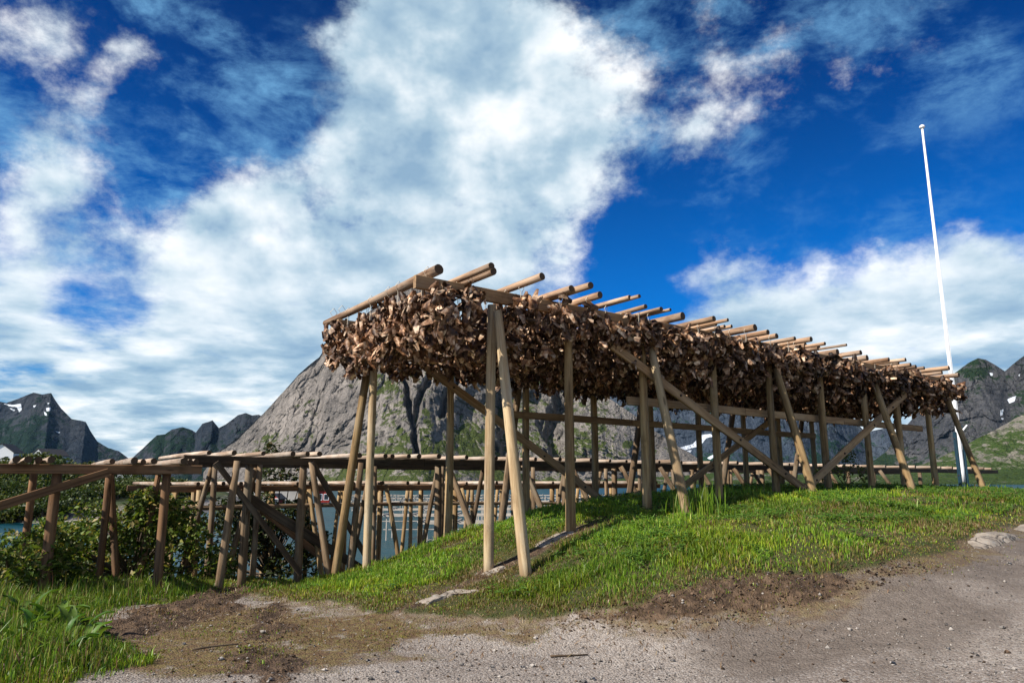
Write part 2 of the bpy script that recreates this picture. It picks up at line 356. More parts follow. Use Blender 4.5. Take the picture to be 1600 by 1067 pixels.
def inpoly(x, y, poly):
    ins = np.zeros(np.shape(x), bool); n = len(poly)
    for i in range(n):
        x0, y0 = poly[i]; x1, y1 = poly[(i + 1) % n]
        c = ((y0 > y) != (y1 > y)) & (x < (x1 - x0) * (y - y0) / (y1 - y0 + 1e-12) + x0); ins ^= c
    return ins
def sdist(x, y, poly, closed=True):
    """signed distance to a polygon, positive inside"""
    d = np.full(np.shape(x), 1e9); n = len(poly)
    for i in range(n if closed else n - 1):
        x0, y0 = poly[i]; x1, y1 = poly[(i + 1) % n]; dx, dy = x1 - x0, y1 - y0
        t = np.clip(((x - x0) * dx + (y - y0) * dy) / (dx * dx + dy * dy + 1e-12), 0, 1)
        d = np.minimum(d, np.hypot(x - x0 - t * dx, y - y0 - t * dy))
    return np.where(inpoly(x, y, poly), d, -d) if closed else d
def base_h(x, y):
    x = np.asarray(x, float); y = np.asarray(y, float); sh = x.shape; X = x.ravel(); Y = y.ravel(); h = np.empty(len(X))
    for i in range(0, len(X), 20000):
        a, b = X[i:i + 20000], Y[i:i + 20000]
        d2 = (a[:, None] - CT[None, :, 0]) ** 2 + (b[:, None] - CT[None, :, 1]) ** 2
        h[i:i + 20000] = _phi(d2) @ TW[:-3] + TW[-3] + TW[-2] * a + TW[-1] * b
    h = h.reshape(sh); u, v = toUV(x, y)
    far = np.maximum(v - 13, 0) * .5 + np.maximum(-12 - u, 0) * .12 * (v > 4) + np.maximum(u - 30, 0) * .15
    h = np.where(y > 3, h - far, h)
    flat = np.maximum(np.maximum(-9 - y, 0), np.maximum(np.abs(x) - 32, 0)) / 10
    h = h * (1 - np.clip(flat, 0, 1) * (y < 10))
    return np.clip(h, -7.0, 1.6)
def g0(px, py):
    """ground point seen at a pixel of the photograph (used to measure outlines on the ground)"""
    d = ray(px, py); t = np.linspace(2, 60, 1500); P = EYE + d * t[:, None]; h = base_h(P[:, 0], P[:, 1]); k = np.argmax(P[:, 2] < h)
    return (float(P[k, 0]), float(P[k, 1]))
EDGE = [(1640, 815), (1585, 826), (1520, 845), (1500, 868), (1440, 884), (1380, 897), (1310, 917), (1265, 932), (1200, 946), (1130, 955), (1050, 966), (960, 972), (860, 972), (760, 968), (660, 962), (560, 955), (480, 945), (420, 940)]
MOUND = [g0(*p) for p in EDGE] + [tuple(R(-2.2, 4.2)[:2]), tuple(R(-1.5, 30)[:2]), tuple(R(45, 30)[:2]), tuple(R(45, -8)[:2])]
LEFTG = [g0(420, 922), g0(330, 938), g0(250, 945), g0(170, 955), g0(140, 985), g0(165, 1010), g0(200, 1022), g0(195, 1042), g0(120, 1066), (-4.6, 5.2), (-9, 3), (-30, 3), (-30, 30), tuple(R(-2, 30)[:2]), tuple(R(-1.9, 5.0)[:2])]
MOSS = [g0(*p) for p in ((150, 962), (330, 945), (470, 945), (600, 965), (800, 978), (960, 985), (900, 1000), (700, 1002), (520, 1030), (380, 1050), (250, 1064), (190, 1050), (200, 1020), (140, 985))]
BANK = [g0(*p) for p in ((900, 960), (1000, 952), (1080, 935), (1150, 912), (1200, 905), (1260, 918), (1330, 905), (1400, 890), (1440, 886), (1380, 899), (1300, 922), (1250, 938), (1180, 950), (1080, 962), (980, 972), (900, 974))]
HEAP = [g0(*p) for p in ((150, 975), (200, 955), (300, 935), (380, 912), (440, 905), (470, 912), (440, 928), (420, 948), (330, 965), (250, 985), (160, 1000))]
LEDGE1 = [g0(*p) for p in ((630, 955), (700, 930), (760, 900), (830, 872), (900, 838), (925, 826))]
FEET = [(u, 0) for u in (0, 1.5, 3.15, 5, 6.73, 8.54, 10.27)] + [(u, -.8) for u in (.02, 6.72, 10.45)] + [(u, 3.3) for u in (-.33, 1.27, 3.12)]
def zones(x, y):
    """amounts of grass, dark soil, dry moss at ground points"""
    w = (fbm(x * 1.3, y * 1.3, None, 4, 11) - .5)
    dm = sdist(x, y, MOUND) + w * .7; dl = sdist(x, y, LEFTG) + w * 1.0
    grass = np.maximum(sstep(-.12, .22, dm), sstep(-.15, .3, dl))
    soil = np.maximum(sstep(-.18, .12, sdist(x, y, BANK) + w * .5), sstep(-.25, .2, sdist(x, y, HEAP) + w * .8))
    ld = sdist(x, y, LEDGE1, False) + w * .25
    soil = np.maximum(soil, sstep(.26, .10, ld) * .8)
    # worn patches on the mound
    patch = sstep(.635, .70, fbm(x * .9 + 3, y * .9, None, 4, 23)) * sstep(.2, .8, dm) * .8
    for u_, v_ in FEET:
        p_ = R(u_, v_); patch = np.maximum(patch, sstep(.34, .12, np.hypot(x - p_[0], y - p_[1]) + w * .3) * .75)
    moss = np.maximum(sstep(-.4, .4, sdist(x, y, MOSS) + w * 1.6), sstep(.65, .05, np.abs(dm)) * .75)
    dry = np.clip(sstep(.75, .05, dm) * (dl < 0) + sstep(.6, .2, ld) * .7 + patch + sstep(.56, .66, fbm(x * .6, y * .6, None, 3, 5)) * .4, 0, 1)
    grass = grass * (1 - soil * .93) * (1 - patch * .6)
    return np.clip(grass, 0, 1), np.clip(np.maximum(soil, patch * .7), 0, 1), np.clip(moss, 0, 1), dry, dm
def height(x, y):
    h = base_h(x, y); g, s, m, dry, dm = zones(x, y)
    h = h + g * (fbm(x * 1.6, y * 1.6, None, 3, 2) - .5) * .07 + s * (fbm(x * 7, y * 7, None, 4, 3, .6) - .45) * .16 * (dm < .6) + (fbm(x * 2, y * 2, None, 3, 4) - .5) * .018 * (1 - g)
    h = h + sstep(-.03, .14, dm) * sstep(-9, -3, -np.abs(dm)) * 0.045 * (dm > -1)
    return h

def ground_mat():
    m, t, b, _ = mat_new('ground'); p = wco(t); vcn = t.add('ShaderNodeVertexColor', layer_name='Col'); at = t.sep(vcn.outputs['Color'])
    # gravel road
    n1 = t.noise(p, 0.55, 8, 0.62, 0.3); n2 = t.noise(p, 9, 6, 0.65); n3 = t.noise(p, 60, 5, 0.7)
    v = t.add('ShaderNodeTexVoronoi'); t.put(v.inputs['Vector'], p); v.inputs['Scale'].default_value = 48
    v2 = t.add('ShaderNodeTexVoronoi'); t.put(v2.inputs['Vector'], p); v2.inputs['Scale'].default_value = 110
    st = t.sep(v.outputs['Color']); st2 = t.sep(v2.outputs['Color'])
    road = t.mix(t.rng(n1, 0.38, 0.62), (0.36, 0.31, 0.265), (0.225, 0.185, 0.155))
    road = t.mix(t.math('MULTIPLY', t.rng(n2, 0.45, 0.68), 0.55), road, (0.16, 0.128, 0.105))
    road = t.mix(t.math('MULTIPLY', t.rng(st[0], 0.55, 1.0), 0.55), road, (0.40, 0.375, 0.35))
    road = t.mix(t.math('MULTIPLY', t.rng(st[1], 0.6, 1.0), 0.6), road, (0.10, 0.085, 0.075))
    road = t.mix(t.math('MULTIPLY', t.rng(st2[0], 0.6, 1.0), 0.5), road, (0.11, 0.09, 0.08))
    road = t.mix(t.math('MULTIPLY', t.rng(st2[1], 0.75, 1.0), 0.6), road, (0.47, 0.45, 0.42))
    road = t.mix(t.math('MULTIPLY', t.rng(t.noise(p, 1.7, 5, .6), 0.60, 0.72), 0.45), road, (0.37, 0.36, 0.345))
    road = t.mix(t.math('MULTIPLY', t.rng(t.math('ADD', vcn.outputs['Alpha'], t.math('MULTIPLY', t.math('SUBTRACT', n2, .5), .5)), .2, .8), .8), road, t.mix(t.rng(n2, .4, .65), (0.095, 0.075, 0.060), (0.155, 0.126, 0.104)))
    soil = t.mix(t.rng(n2, 0.35, 0.7), (0.035, 0.022, 0.014), (0.14, 0.092, 0.058)); soil = t.mix(t.math('MULTIPLY', t.rng(n3, .55, .75), .6), soil, (0.19, 0.135, 0.085))
    moss = t.mix(t.rng(n2, 0.4, 0.62), (0.115, 0.070, 0.037), (0.165, 0.125, 0.05)); moss = t.mix(t.math('MULTIPLY', t.rng(n3, 0.5, 0.7), .5), moss, (0.07, 0.05, 0.03))
    turf = t.mix(t.rng(n2, 0.35, 0.65), (0.036, 0.05, 0.012), (0.07, 0.06, 0.025))
    mm = t.math('MULTIPLY', at[2], t.rng(t.math('ADD', t.math('MULTIPLY', t.noise(p, 3.2, 8, .7), 1.0), t.math('MULTIPLY', at[2], .22)), 0.52, 0.68))
    c = t.mix(mm, road, moss); c = t.mix(t.rng(t.math('ADD', at[1], t.math('MULTIPLY', t.math('SUBTRACT', n2, .5), .8)), .25, .6), c, soil)
    c = t.mix(t.rng(t.math('ADD', at[0], t.math('MULTIPLY', t.math('SUBTRACT', n2, .5), .7)), .3, .65), c, turf)
    z = t.sep(p)[2]; c = t.mix(t.rng(z, -2.6, -3.4), c, (0.10, 0.095, 0.08))
    t.put(b.inputs['Base Color'], c); b.inputs['Roughness'].default_value = 0.95
    bump(t, b, t.math('ADD', t.math('ADD', n2, t.math('MULTIPLY', n3, .6)), t.math('SUBTRACT', 1.0, t.math('MULTIPLY', v.outputs['Distance'], .8))), 0.9, 0.02); return m
GROUND = ground_mat()
def axis(fine0, fine1, step, lo, hi):
    a = list(np.arange(fine0, fine1 + step / 2, step)); s = step; x = fine0; L = []
    while x > lo: s *= 1.35; x -= s; L.append(max(x, lo))
    s = step; x = fine1; H = []
    while x < hi: s *= 1.35; x += s; H.append(min(x, hi))
    return np.array(sorted(set(L)) + a + sorted(set(H)))
def grid_quads(nx, ny):
    i = np.arange(nx * ny).reshape(ny, nx); return np.stack([i[:-1, :-1], i[:-1, 1:], i[1:, 1:], i[1:, :-1]], -1).reshape(-1, 4)
def build_ground():
    xs = axis(-11, 16, .07, -70, 90); ys = axis(4.2, 21, .07, -40, 75); X, Y = np.meshgrid(xs, ys)
    Z = height(X, Y); g, s, m, dry, dm = zones(X, Y)
    damp = sstep(-3.0, -.7, dm) * sstep(.5, 2.2, X) * (.55 + .45 * sstep(.36, .56, fbm(X * .8, Y * .8, None, 4, 55)))
    col = np.stack([g, s, m, damp], -1).reshape(-1, 4)
    me = np_mesh('ground', np.stack([X, Y, Z], -1).reshape(-1, 3), grid_quads(len(xs), len(ys)), None, GROUND, True, {'Col': col})
    tag(obj('ground', me), kind='structure')
build_ground()

# ------------------------------------------------------------------ water and sea bed
WZ = -4.0
def water_mat():
    m, t, b, _ = mat_new('fjord water'); p = wco(t)
    n = t.noise(t.map(p, (0.9, 1.6, 1)), 1.0, 6, 0.6); n2 = t.noise(t.map(p, (0.05, 0.09, 1)), 1.0, 5, 0.6); n3 = t.noise(t.map(p, (.012, .03, 1)), 1.0, 4, .6)
    t.put(b.inputs['Base Color'], t.mix(t.rng(n3, .35, .65), (0.002, 0.038, 0.056), (0.003, 0.055, 0.072)))
    b.inputs['Roughness'].default_value = 0.28; b.inputs['IOR'].default_value = 1.33; b.inputs['Specular IOR Level'].default_value = 0.1
    bump(t, b, t.math('ADD', t.math('MULTIPLY', n, .22), t.math('MULTIPLY', n2, 1.5)), 1.0, 0.5); return m
def sheet(name, z, mat, lo, hi, y0, y1, n=2):
    V = [(lo, y0, z), (hi, y0, z), (hi, y1, z), (lo, y1, z)]
    return tag(obj(name, py_mesh(name, V, [(0, 1, 2, 3)], mat)), kind='structure')
sheet('water', WZ, water_mat(), -9000, 9000, 9, 9000)
sheet('seabed', -7.6, BOULD, -12000, 12000, -3000, 12000)

# ------------------------------------------------------------------ mountains
def mountain_mat(name, rock1, rock2, green1, green2, vegb=0.0, sc=1.0, crackamt=1.0):
    m, t, b, _ = mat_new(name); p = t.scale(wco(t), sc); at = t.sep(t.add('ShaderNodeVertexColor', layer_name='Col').outputs['Color'])
    nz = t.sep(t.add('ShaderNodeNewGeometry').outputs['True Normal'])[2]
    wp = t.vmath('ADD', p, t.scale(t.vmath('SUBTRACT', t.noise(p, 0.012, 5, .6, out='Color'), (.5, .5, .5)), 60.0))
    n1 = t.noise(p, 0.008, 10, 0.65, 0.4); n2 = t.noise(p, 0.05, 8, 0.68); n3 = t.noise(t.map(wp, (0.05, 0.05, 0.012), rot=(0, .5, 0)), 1.0, 8, 0.65)
    n4 = t.noise(p, 0.25, 5, .7)
    c = t.mix(t.rng(n1, .36, .64), rock1, rock2); c = t.mix(t.math('MULTIPLY', t.rng(n3, .46, .68), .55), c, tuple(v * .45 for v in rock1))
    c = t.mix(t.math('MULTIPLY', t.rng(n4, .45, .7), .5), c, tuple(v * 1.3 for v in rock2))
    n5 = t.noise(t.map(wp, (0.11, 0.11, 0.03), rot=(.2, .8, .1)), 1.0, 7, 0.7)
    c = t.mix(t.math('MULTIPLY', t.rng(n5, .53, .66), .6), c, tuple(v * .35 for v in rock1))
    v1 = t.voro(t.map(wp, (1, 1, .35), rot=(.3, .6, .2)), 0.010, 'DISTANCE_TO_EDGE'); v2 = t.voro(t.map(wp, (1, 1, .22), rot=(.1, .7, .4)), 0.03, 'DISTANCE_TO_EDGE')
    cr = t.math('MAXIMUM', t.math('MULTIPLY', t.rng(v1, .022, .0), t.rng(n2, .46, .60)), t.math('MULTIPLY', t.rng(v2, .035, .0), t.math('MULTIPLY', t.rng(n1, .47, .6), .7)))
    c = t.mix(t.math('MULTIPLY', cr, .75 * crackamt), c, tuple(v * .16 for v in rock1))
    veg = t.math('ADD', t.math('ADD', t.math('MULTIPLY', nz, 1.0), t.math('MULTIPLY', at[1], 1.0)), t.math('ADD', t.math('MULTIPLY', t.math('SUBTRACT', n2, .5), 1.5), t.math('MULTIPLY', t.math('SUBTRACT', n1, .5), 1.5)))
    g = t.mix(t.rng(n4, .35, .65), green1, green2)
    c = t.mix(t.rng(veg, 1.02 - vegb, 1.26 - vegb), c, g)
    c = t.mix(t.rng(t.math('ADD', at[0], t.math('MULTIPLY', t.math('SUBTRACT', n2, .5), .9)), .5, .62), c, (0.68, 0.73, 0.80))
    t.put(b.inputs['Base Color'], c); b.inputs['Roughness'].default_value = .95; b.inputs['Specular IOR Level'].default_value = .1
    bump(t, b, t.math('ADD', t.math('ADD', n1, t.math('MULTIPLY', n2, .35)), t.math('SUBTRACT', t.math('MULTIPLY', n3, .5), t.math('MULTIPLY', cr, .25))), 1.0, 22.0 / max(sc, .3)); return m
GREY_M = mountain_mat('pale cliff', (0.130, 0.120, 0.112), (0.285, 0.255, 0.230), (0.040, 0.060, 0.018), (0.078, 0.095, 0.028), 0.30)
CLOUDSHADE_M = mountain_mat('far mountain with cloud shade', (0.022, 0.030, 0.042), (0.052, 0.056, 0.064), (0.006, 0.018, 0.015), (0.014, 0.030, 0.018), 0.42, .5, .6)  # cloud shade and the blue of distance are put into these dark colours
BLUE_M = mountain_mat('far blue mountain', (0.038, 0.055, 0.080), (0.07, 0.085, 0.11), (0.010, 0.034, 0.026), (0.022, 0.052, 0.030), 0.22, .5, .7)  # blue tint of the distant air is put into the rock colour
SIDE_M = mountain_mat('grey green mountain', (0.040, 0.044, 0.052), (0.10, 0.098, 0.10), (0.010, 0.025, 0.013), (0.024, 0.042, 0.018), 0.50, .7, .8)
FOOT_M = mountain_mat('green foothill', (0.16, 0.15, 0.13), (0.26, 0.23, 0.19), (0.028, 0.058, 0.014), (0.06, 0.085, 0.022), 0.36, 1.2, .5)

def mountain(name, ridge, Y, run, mat, amp, nscale, prof=0.85, rows=120, step=1.6, base=-5.5, back=0.7, minrun=120, snow=(), veg=(), carve=(), jag=0.0, seed=1, vegbase=0.25):
    """a mountain as a height field on rays: crest through the measured skyline, front slope to the water and a back slope"""
    px = np.array([p[0] for p in ridge], float); py = np.array([p[1] for p in ridge], float)
    xs = np.arange(px[0], px[-1] + .1, step); ys = np.interp(xs, px, py)
    ys = ys + jag * (fbm(xs / 22.0, xs * 0, None, 5, seed, .6) - .5) * 2
    nb = rows // 4; T = np.r_[np.linspace(0, 1, rows), 1 + np.linspace(0, 1, nb + 1)[1:]]
    crest = np.array([atY(a, b, Y) for a, b in zip(xs, ys)])
    az = np.arctan2(crest[:, 0], crest[:, 1]); rr = np.hypot(crest[:, 0], crest[:, 1]); H = np.maximum(crest[:, 2] - base, 0.5)
    rn = np.maximum(H * run, minrun)
    front = T <= 1.0
    rad = np.where(front[:, None], rr[None] - rn[None] * (1 - T[:, None]), rr[None] + (T[:, None] - 1) * rn[None] * back)
    zp = np.where(front, np.power(np.maximum(T, 0), 1 / prof), np.power(np.clip(2 - T, 0, 1), 1.2))
    Z = base + H[None] * zp[:, None]
    X = np.sin(az)[None] * rad; Yy = np.cos(az)[None] * rad
    env = np.where(front, np.sin(np.clip(T, 0, 1) * math.pi) ** .6, np.sin(np.clip(2 - T, 0, 1) * math.pi))[:, None] * np.minimum(H[None] / (amp * 2.5), 1)
    s = 1.0 / nscale
    d = (fbm(X * s, Yy * s, Z * s * .6, 6, seed, .55, True) - .62) * 2.2 + (fbm(X * s * 4, Yy * s * 4, Z * s * 2, 4, seed + 9, .6) - .5) * .35
    lay = fbm((X * .7 + Z * .8) * s * 1.6, (Yy + Z * .3) * s * 1.6, None, 4, seed + 4, .5, True) - .6
    d = d + lay * .5
    # projected pixel positions, to measure snow fields, gullies and green slopes on the mountain
    def proj(X, Yy, Z):
        zz = Z - EYE[2]; dep = Yy * CP + zz * SP; return 800 + FPX * X / dep, CY - FPX * (-Yy * SP + zz * CP) / dep
    PX, PY = proj(X, Yy, Z)
    cut = np.zeros_like(X)
    for line, w, k in carve:
        dd = -np.abs(sdist(PX, PY, [(a, b) for a, b in line], False)); jx = (fbm(PX / 14, PY / 14, None, 3, 77) - .5) * w * 1.2
        cut = np.maximum(cut, k * sstep(-w, 0, dd + jx))
    env2 = np.minimum(env * 3, 1)
    push = d * amp * env * .8 + cut * env2
    X = X + np.sin(az)[None] * push; Yy = Yy + np.cos(az)[None] * push; Z = np.maximum(Z + d * amp * .35 * env - cut * env2 * .25, base - 2)
    PX, PY = proj(X, Yy, Z); vis = front[:, None]
    sn = np.zeros_like(X); vg = np.full_like(X, vegbase - .25)
    for poly in snow: sn = np.maximum(sn, sstep(-3, 2.5, sdist(PX, PY, poly)) * vis)
    for (cx, cy, rx, ry, k) in veg: vg = vg + k * np.exp(-(((PX - cx) / rx) ** 2 + ((PY - cy) / ry) ** 2))
    vg = vg + sstep(.35, .0, T)[:, None] * .35 * vis
    col = np.stack([sn, vg, np.zeros_like(sn), np.ones_like(sn)], -1).reshape(-1, 4)
    me = np_mesh(name, np.stack([X, Yy, Z], -1).reshape(-1, 3), grid_quads(len(xs), len(T)), None, mat, True, {'Col': col})
    return tag(obj(name, me), kind='structure')

mountain('cliff_mountain', [(318, 738), (332, 718), (345, 704), (358, 694), (370, 685), (390, 666), (412, 645), (430, 626), (445, 610), (465, 586), (482, 571), (499, 558), (504, 550), (510, 538), (517, 528), (528, 524), (545, 512), (575, 488), (610, 464), (640, 449), (655, 447), (675, 458), (700, 490), (720, 520), (760, 548), (800, 574), (850, 592), (900, 604), (935, 613), (960, 628), (990, 648), (1015, 668), (1045, 688), (1075, 706), (1100, 722), (1130, 738), (1150, 748)],
         1400, 0.62, GREY_M, 74, 170, prof=.8, rows=210, step=1.2, jag=1.0, seed=3, minrun=60, vegbase=.2,
         carve=[([(628, 590), (636, 606), (640, 640), (648, 668), (650, 712)], 7, 38), ([(676, 585), (664, 604), (653, 630), (647, 660)], 7, 30), ([(712, 600), (700, 622), (690, 650)], 9, 45), ([(770, 600), (786, 650), (790, 720)], 22, 45), ([(880, 625), (862, 665), (872, 720)], 20, 45)],
         veg=[(440, 690, 60, 14, .45), (370, 712, 40, 10, .6), (600, 700, 60, 26, .35), (620, 650, 30, 60, .2), (665, 650, 16, 50, .35), (740, 690, 60, 50, .35), (840, 640, 90, 40, .30), (880, 705, 90, 30, .35), (1000, 700, 70, 20, .3), (585, 590, 20, 30, .2), (530, 545, 20, 8, .5), (840, 600, 60, 14, .5)])
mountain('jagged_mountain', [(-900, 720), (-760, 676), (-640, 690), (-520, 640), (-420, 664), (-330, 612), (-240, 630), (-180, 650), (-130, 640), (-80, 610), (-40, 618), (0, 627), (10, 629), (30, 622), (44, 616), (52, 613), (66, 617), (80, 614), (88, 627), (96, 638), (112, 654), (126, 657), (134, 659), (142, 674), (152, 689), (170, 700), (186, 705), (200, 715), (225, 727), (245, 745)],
         3600, 0.95, CLOUDSHADE_M, 110, 420, prof=.85, rows=150, step=1.0, jag=1.2, seed=12,
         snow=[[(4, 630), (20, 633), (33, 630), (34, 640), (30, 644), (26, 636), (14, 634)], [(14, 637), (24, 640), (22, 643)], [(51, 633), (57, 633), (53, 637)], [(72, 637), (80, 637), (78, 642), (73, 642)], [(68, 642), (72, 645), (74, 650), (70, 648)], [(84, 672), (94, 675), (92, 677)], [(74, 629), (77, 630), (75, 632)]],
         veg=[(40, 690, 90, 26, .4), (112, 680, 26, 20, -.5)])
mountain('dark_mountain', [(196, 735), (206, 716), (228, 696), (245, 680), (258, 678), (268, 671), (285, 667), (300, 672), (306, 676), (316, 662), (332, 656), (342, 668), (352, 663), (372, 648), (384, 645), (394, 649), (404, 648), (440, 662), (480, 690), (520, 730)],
         2700, 0.9, CLOUDSHADE_M, 80, 300, rows=130, step=1.0, jag=1.0, seed=21, veg=[(300, 700, 90, 26, .4)])
mountain('blue_mountain', [(860, 640), (900, 598), (960, 560), (1020, 540), (1080, 548), (1140, 540), (1190, 560), (1240, 580), (1290, 604), (1320, 640), (1340, 662), (1350, 672), (1362, 673), (1385, 668), (1410, 680), (1450, 700), (1480, 725)],
         3400, 0.85, BLUE_M, 150, 480, rows=150, step=1.2, jag=1.5, seed=33,
         snow=[[(1058, 700), (1070, 697), (1082, 694), (1090, 685), (1098, 679), (1110, 678), (1114, 682), (1104, 684), (1098, 692), (1090, 698), (1080, 700), (1070, 703)], [(1071, 704), (1081, 703), (1079, 707)], [(1104, 716), (1117, 708), (1117, 712), (1110, 718)], [(1088, 674), (1093, 675), (1091, 678)], [(1090, 702), (1096, 706), (1095, 709)]],
         veg=[(1080, 720, 160, 16, .4), (1300, 700, 70, 30, .4)])
mountain('grey_mountain', [(1330, 745), (1360, 722), (1385, 705), (1405, 676), (1420, 660), (1430, 648), (1450, 620), (1475, 596), (1497, 579), (1513, 567), (1528, 560), (1540, 562), (1556, 571), (1570, 580), (1582, 569), (1594, 560), (1606, 552), (1640, 540), (1690, 556), (1760, 590), (1850, 570), (1960, 610), (2150, 690), (2300, 740)],
         2300, 0.8, SIDE_M, 110, 330, rows=170, step=1.1, jag=1.2, seed=41,
         snow=[[(1545, 582), (1552, 583), (1551, 587), (1548, 587)], [(1573, 624), (1588, 618), (1585, 627), (1577, 630)], [(1563, 641), (1568, 639), (1567, 648), (1563, 650)], [(1564, 653), (1570, 653), (1566, 656)], [(1590, 586), (1594, 584), (1593, 588)]],
         veg=[(1530, 575, 40, 20, .2), (1490, 650, 40, 50, -.35), (1540, 640, 30, 40, -.15)])
mountain('green_foothill', [(1330, 748), (1375, 742), (1420, 732), (1460, 718), (1500, 700), (1530, 684), (1560, 668), (1590, 652), (1615, 640), (1680, 610), (1760, 600), (1900, 640), (2150, 700), (2300, 745)],
         1500, 1.3, FOOT_M, 40, 130, rows=120, step=1.3, jag=1.5, seed=52, base=-5, minrun=200)
mountain('green_shore', [(900, 752), (960, 748), (1050, 744), (1120, 738), (1180, 737), (1250, 741), (1320, 740), (1400, 743), (1500, 741), (1560, 735), (1620, 730), (1760, 730), (2300, 738)],
         1050, 6.0, FOOT_M, 5, 60, rows=40, step=1.6, jag=1.0, seed=61, base=-5, minrun=90)

# ------------------------------------------------------------------ low land across the inlet, left
def shore_h(x, y):
    X = np.asarray(x, float); Y = np.asarray(y, float); pxn = X / Y
    edge = 92 + (fbm(X * .05, Y * .05, None, 3, 8) - .5) * 26 + np.maximum(pxn + .5, 0) * 330
    edge = edge + np.maximum(-.9 - pxn, 0) * 100
    h = -5.6 + 3.6 * sstep(-6, 26, Y - edge) + 1.0 * sstep(10, 120, Y - edge) + 8.0 * sstep(60, 260, Y - edge) * sstep(-.52, -.72, pxn) + 1.5 * sstep(60, 200, Y - edge)
    h = h - 8 * sstep(-.40, -.30, pxn)
    return h + (fbm(X * .06, Y * .06, None, 4, 31) - .5) * 1.6
def shore_mat():
    m, t, b, _ = mat_new('far low land'); p = wco(t); z = t.sep(p)[2]; n = t.noise(p, .12, 8, .65); n2 = t.noise(p, .8, 5, .65)
    g = t.mix(t.rng(n, .4, .6), (0.025, 0.042, 0.012), (0.06, 0.068, 0.022)); r = t.mix(t.rng(n2, .4, .6), (0.30, 0.27, 0.24), (0.10, 0.095, 0.09))
    c = t.mix(t.rng(t.math('ADD', z, t.math('MULTIPLY', n2, 1.6)), -1.9, -1.1), r, g); t.put(b.inputs['Base Color'], c); bump(t, b, n2, 1.0, .5); return m
def build_shore():
    a = np.linspace(-1.25, -.22, 190); r = np.geomspace(78, 900, 150); A, Rr = np.meshgrid(a, r); Y = Rr; X = A * Rr
    Z = shore_h(X, Y)
    me = np_mesh('low_land', np.stack([X, Y, Z], -1).reshape(-1, 3), grid_quads(len(a), len(r)), None, shore_mat(), True)
    tag(obj('low_land', me), kind='structure')
build_shore()

# ------------------------------------------------------------------ timber pieces
def zrot(d):
    return Vector((0, 0, 1)).rotation_difference(Vector([float(v) for v in d]).normalized())
def log_mesh(length, r0, r1, mat, endmat, seed, segs=12, bend=0.012):
    rg = np.random.default_rng(seed); n = max(5, int(length / .35)); V = []; F = []; fm = []
    ph = rg.uniform(0, 6.3); bd = bend * length * rg.uniform(-1, 1)
    th = np.linspace(0, 2 * math.pi, segs, endpoint=False)
    for i in range(n + 1):
        s = i / n; r = r0 + (r1 - r0) * s; off = bd * math.sin(math.pi * s)
        rad = r * (1 + .05 * np.sin(th * 2 + ph + s * 3) + rg.uniform(-.025, .025, segs))
        if i in (0, n): rad = rad * .97
        for a, q in zip(th, rad): V.append((off * math.cos(ph) + q * math.cos(a), off * math.sin(ph) + q * math.sin(a), s * length))
    for i in range(n):
        for k in range(segs):
            F.append((i * segs + k, i * segs + (k + 1) % segs, (i + 1) * segs + (k + 1) % segs, (i + 1) * segs + k)); fm.append(0)
    F.append(tuple(range(segs - 1, -1, -1))); fm.append(1); F.append(tuple(n * segs + k for k in range(segs))); fm.append(1)
    me = py_mesh('log', V, F, [mat, endmat], True, fm)
    me.polygons[len(F) - 1].use_smooth = False; me.polygons[len(F) - 2].use_smooth = False
    return me
SEED = [100]
def log(name, p0, p1, r0, r1, mat, parent=None, base=(0, 0, 0), segs=12, endmat=None, bend=.012):
    SEED[0] += 1; p0 = np.asarray(p0, float); p1 = np.asarray(p1, float)
    me = log_mesh(float(np.linalg.norm(p1 - p0)), r0, r1, mat, endmat or W_END, SEED[0], segs, bend); me.name = name
    return obj(name, me, parent, p0 - np.asarray(base, float), zrot(p1 - p0))
def plank(name, p0, p1, w, th, mat, parent=None, base=(0, 0, 0), up=(0, 0, 1), bev=.008):
    """sawn board from p0 to p1, width w along 'up', thickness th"""
    SEED[0] += 1; rg = np.random.default_rng(SEED[0]); p0 = np.asarray(p0, float); p1 = np.asarray(p1, float); d = p1 - p0; Ln = float(np.linalg.norm(d)); d = d / Ln
    up = np.asarray(up, float); side = np.cross(up, d); side /= np.linalg.norm(side); upv = np.cross(d, side)
    Rm = Matrix((side, upv, d)).transposed().to_quaternion()
    prof = [(-th / 2 + bev, -w / 2), (th / 2 - bev, -w / 2), (th / 2, -w / 2 + bev), (th / 2, w / 2 - bev), (th / 2 - bev, w / 2), (-th / 2 + bev, w / 2), (-th / 2, w / 2 - bev), (-th / 2, -w / 2 + bev)]
    n = max(2, int(Ln / .6)); V = []; F = []; bow = rg.uniform(-1, 1) * .004 * Ln
    for i in range(n + 1):
        s = i / n; o = bow * math.sin(math.pi * s)
        for a, b in prof: V.append((a + rg.uniform(-.002, .002), b + o + rg.uniform(-.002, .002), s * Ln))
    for i in range(n):
        for k in range(8): F.append((i * 8 + k, i * 8 + (k + 1) % 8, (i + 1) * 8 + (k + 1) % 8, (i + 1) * 8 + k))
    F.append(tuple(range(7, -1, -1))); F.append(tuple(n * 8 + k for k in range(8)))
    return obj(name, py_mesh(name, V, F, mat), parent, p0 - np.asarray(base, float), Rm)
def gz(p): return float(height(np.array([p[0]]), np.array([p[1]]))[0])
ORD = ['zeroth', 'first', 'second', 'third', 'fourth', 'fifth', 'sixth', 'seventh', 'eighth', 'ninth', 'tenth', 'eleventh', 'twelfth', 'thirteenth', 'fourteenth', 'fifteenth', 'sixteenth', 'seventeenth', 'eighteenth', 'nineteenth']
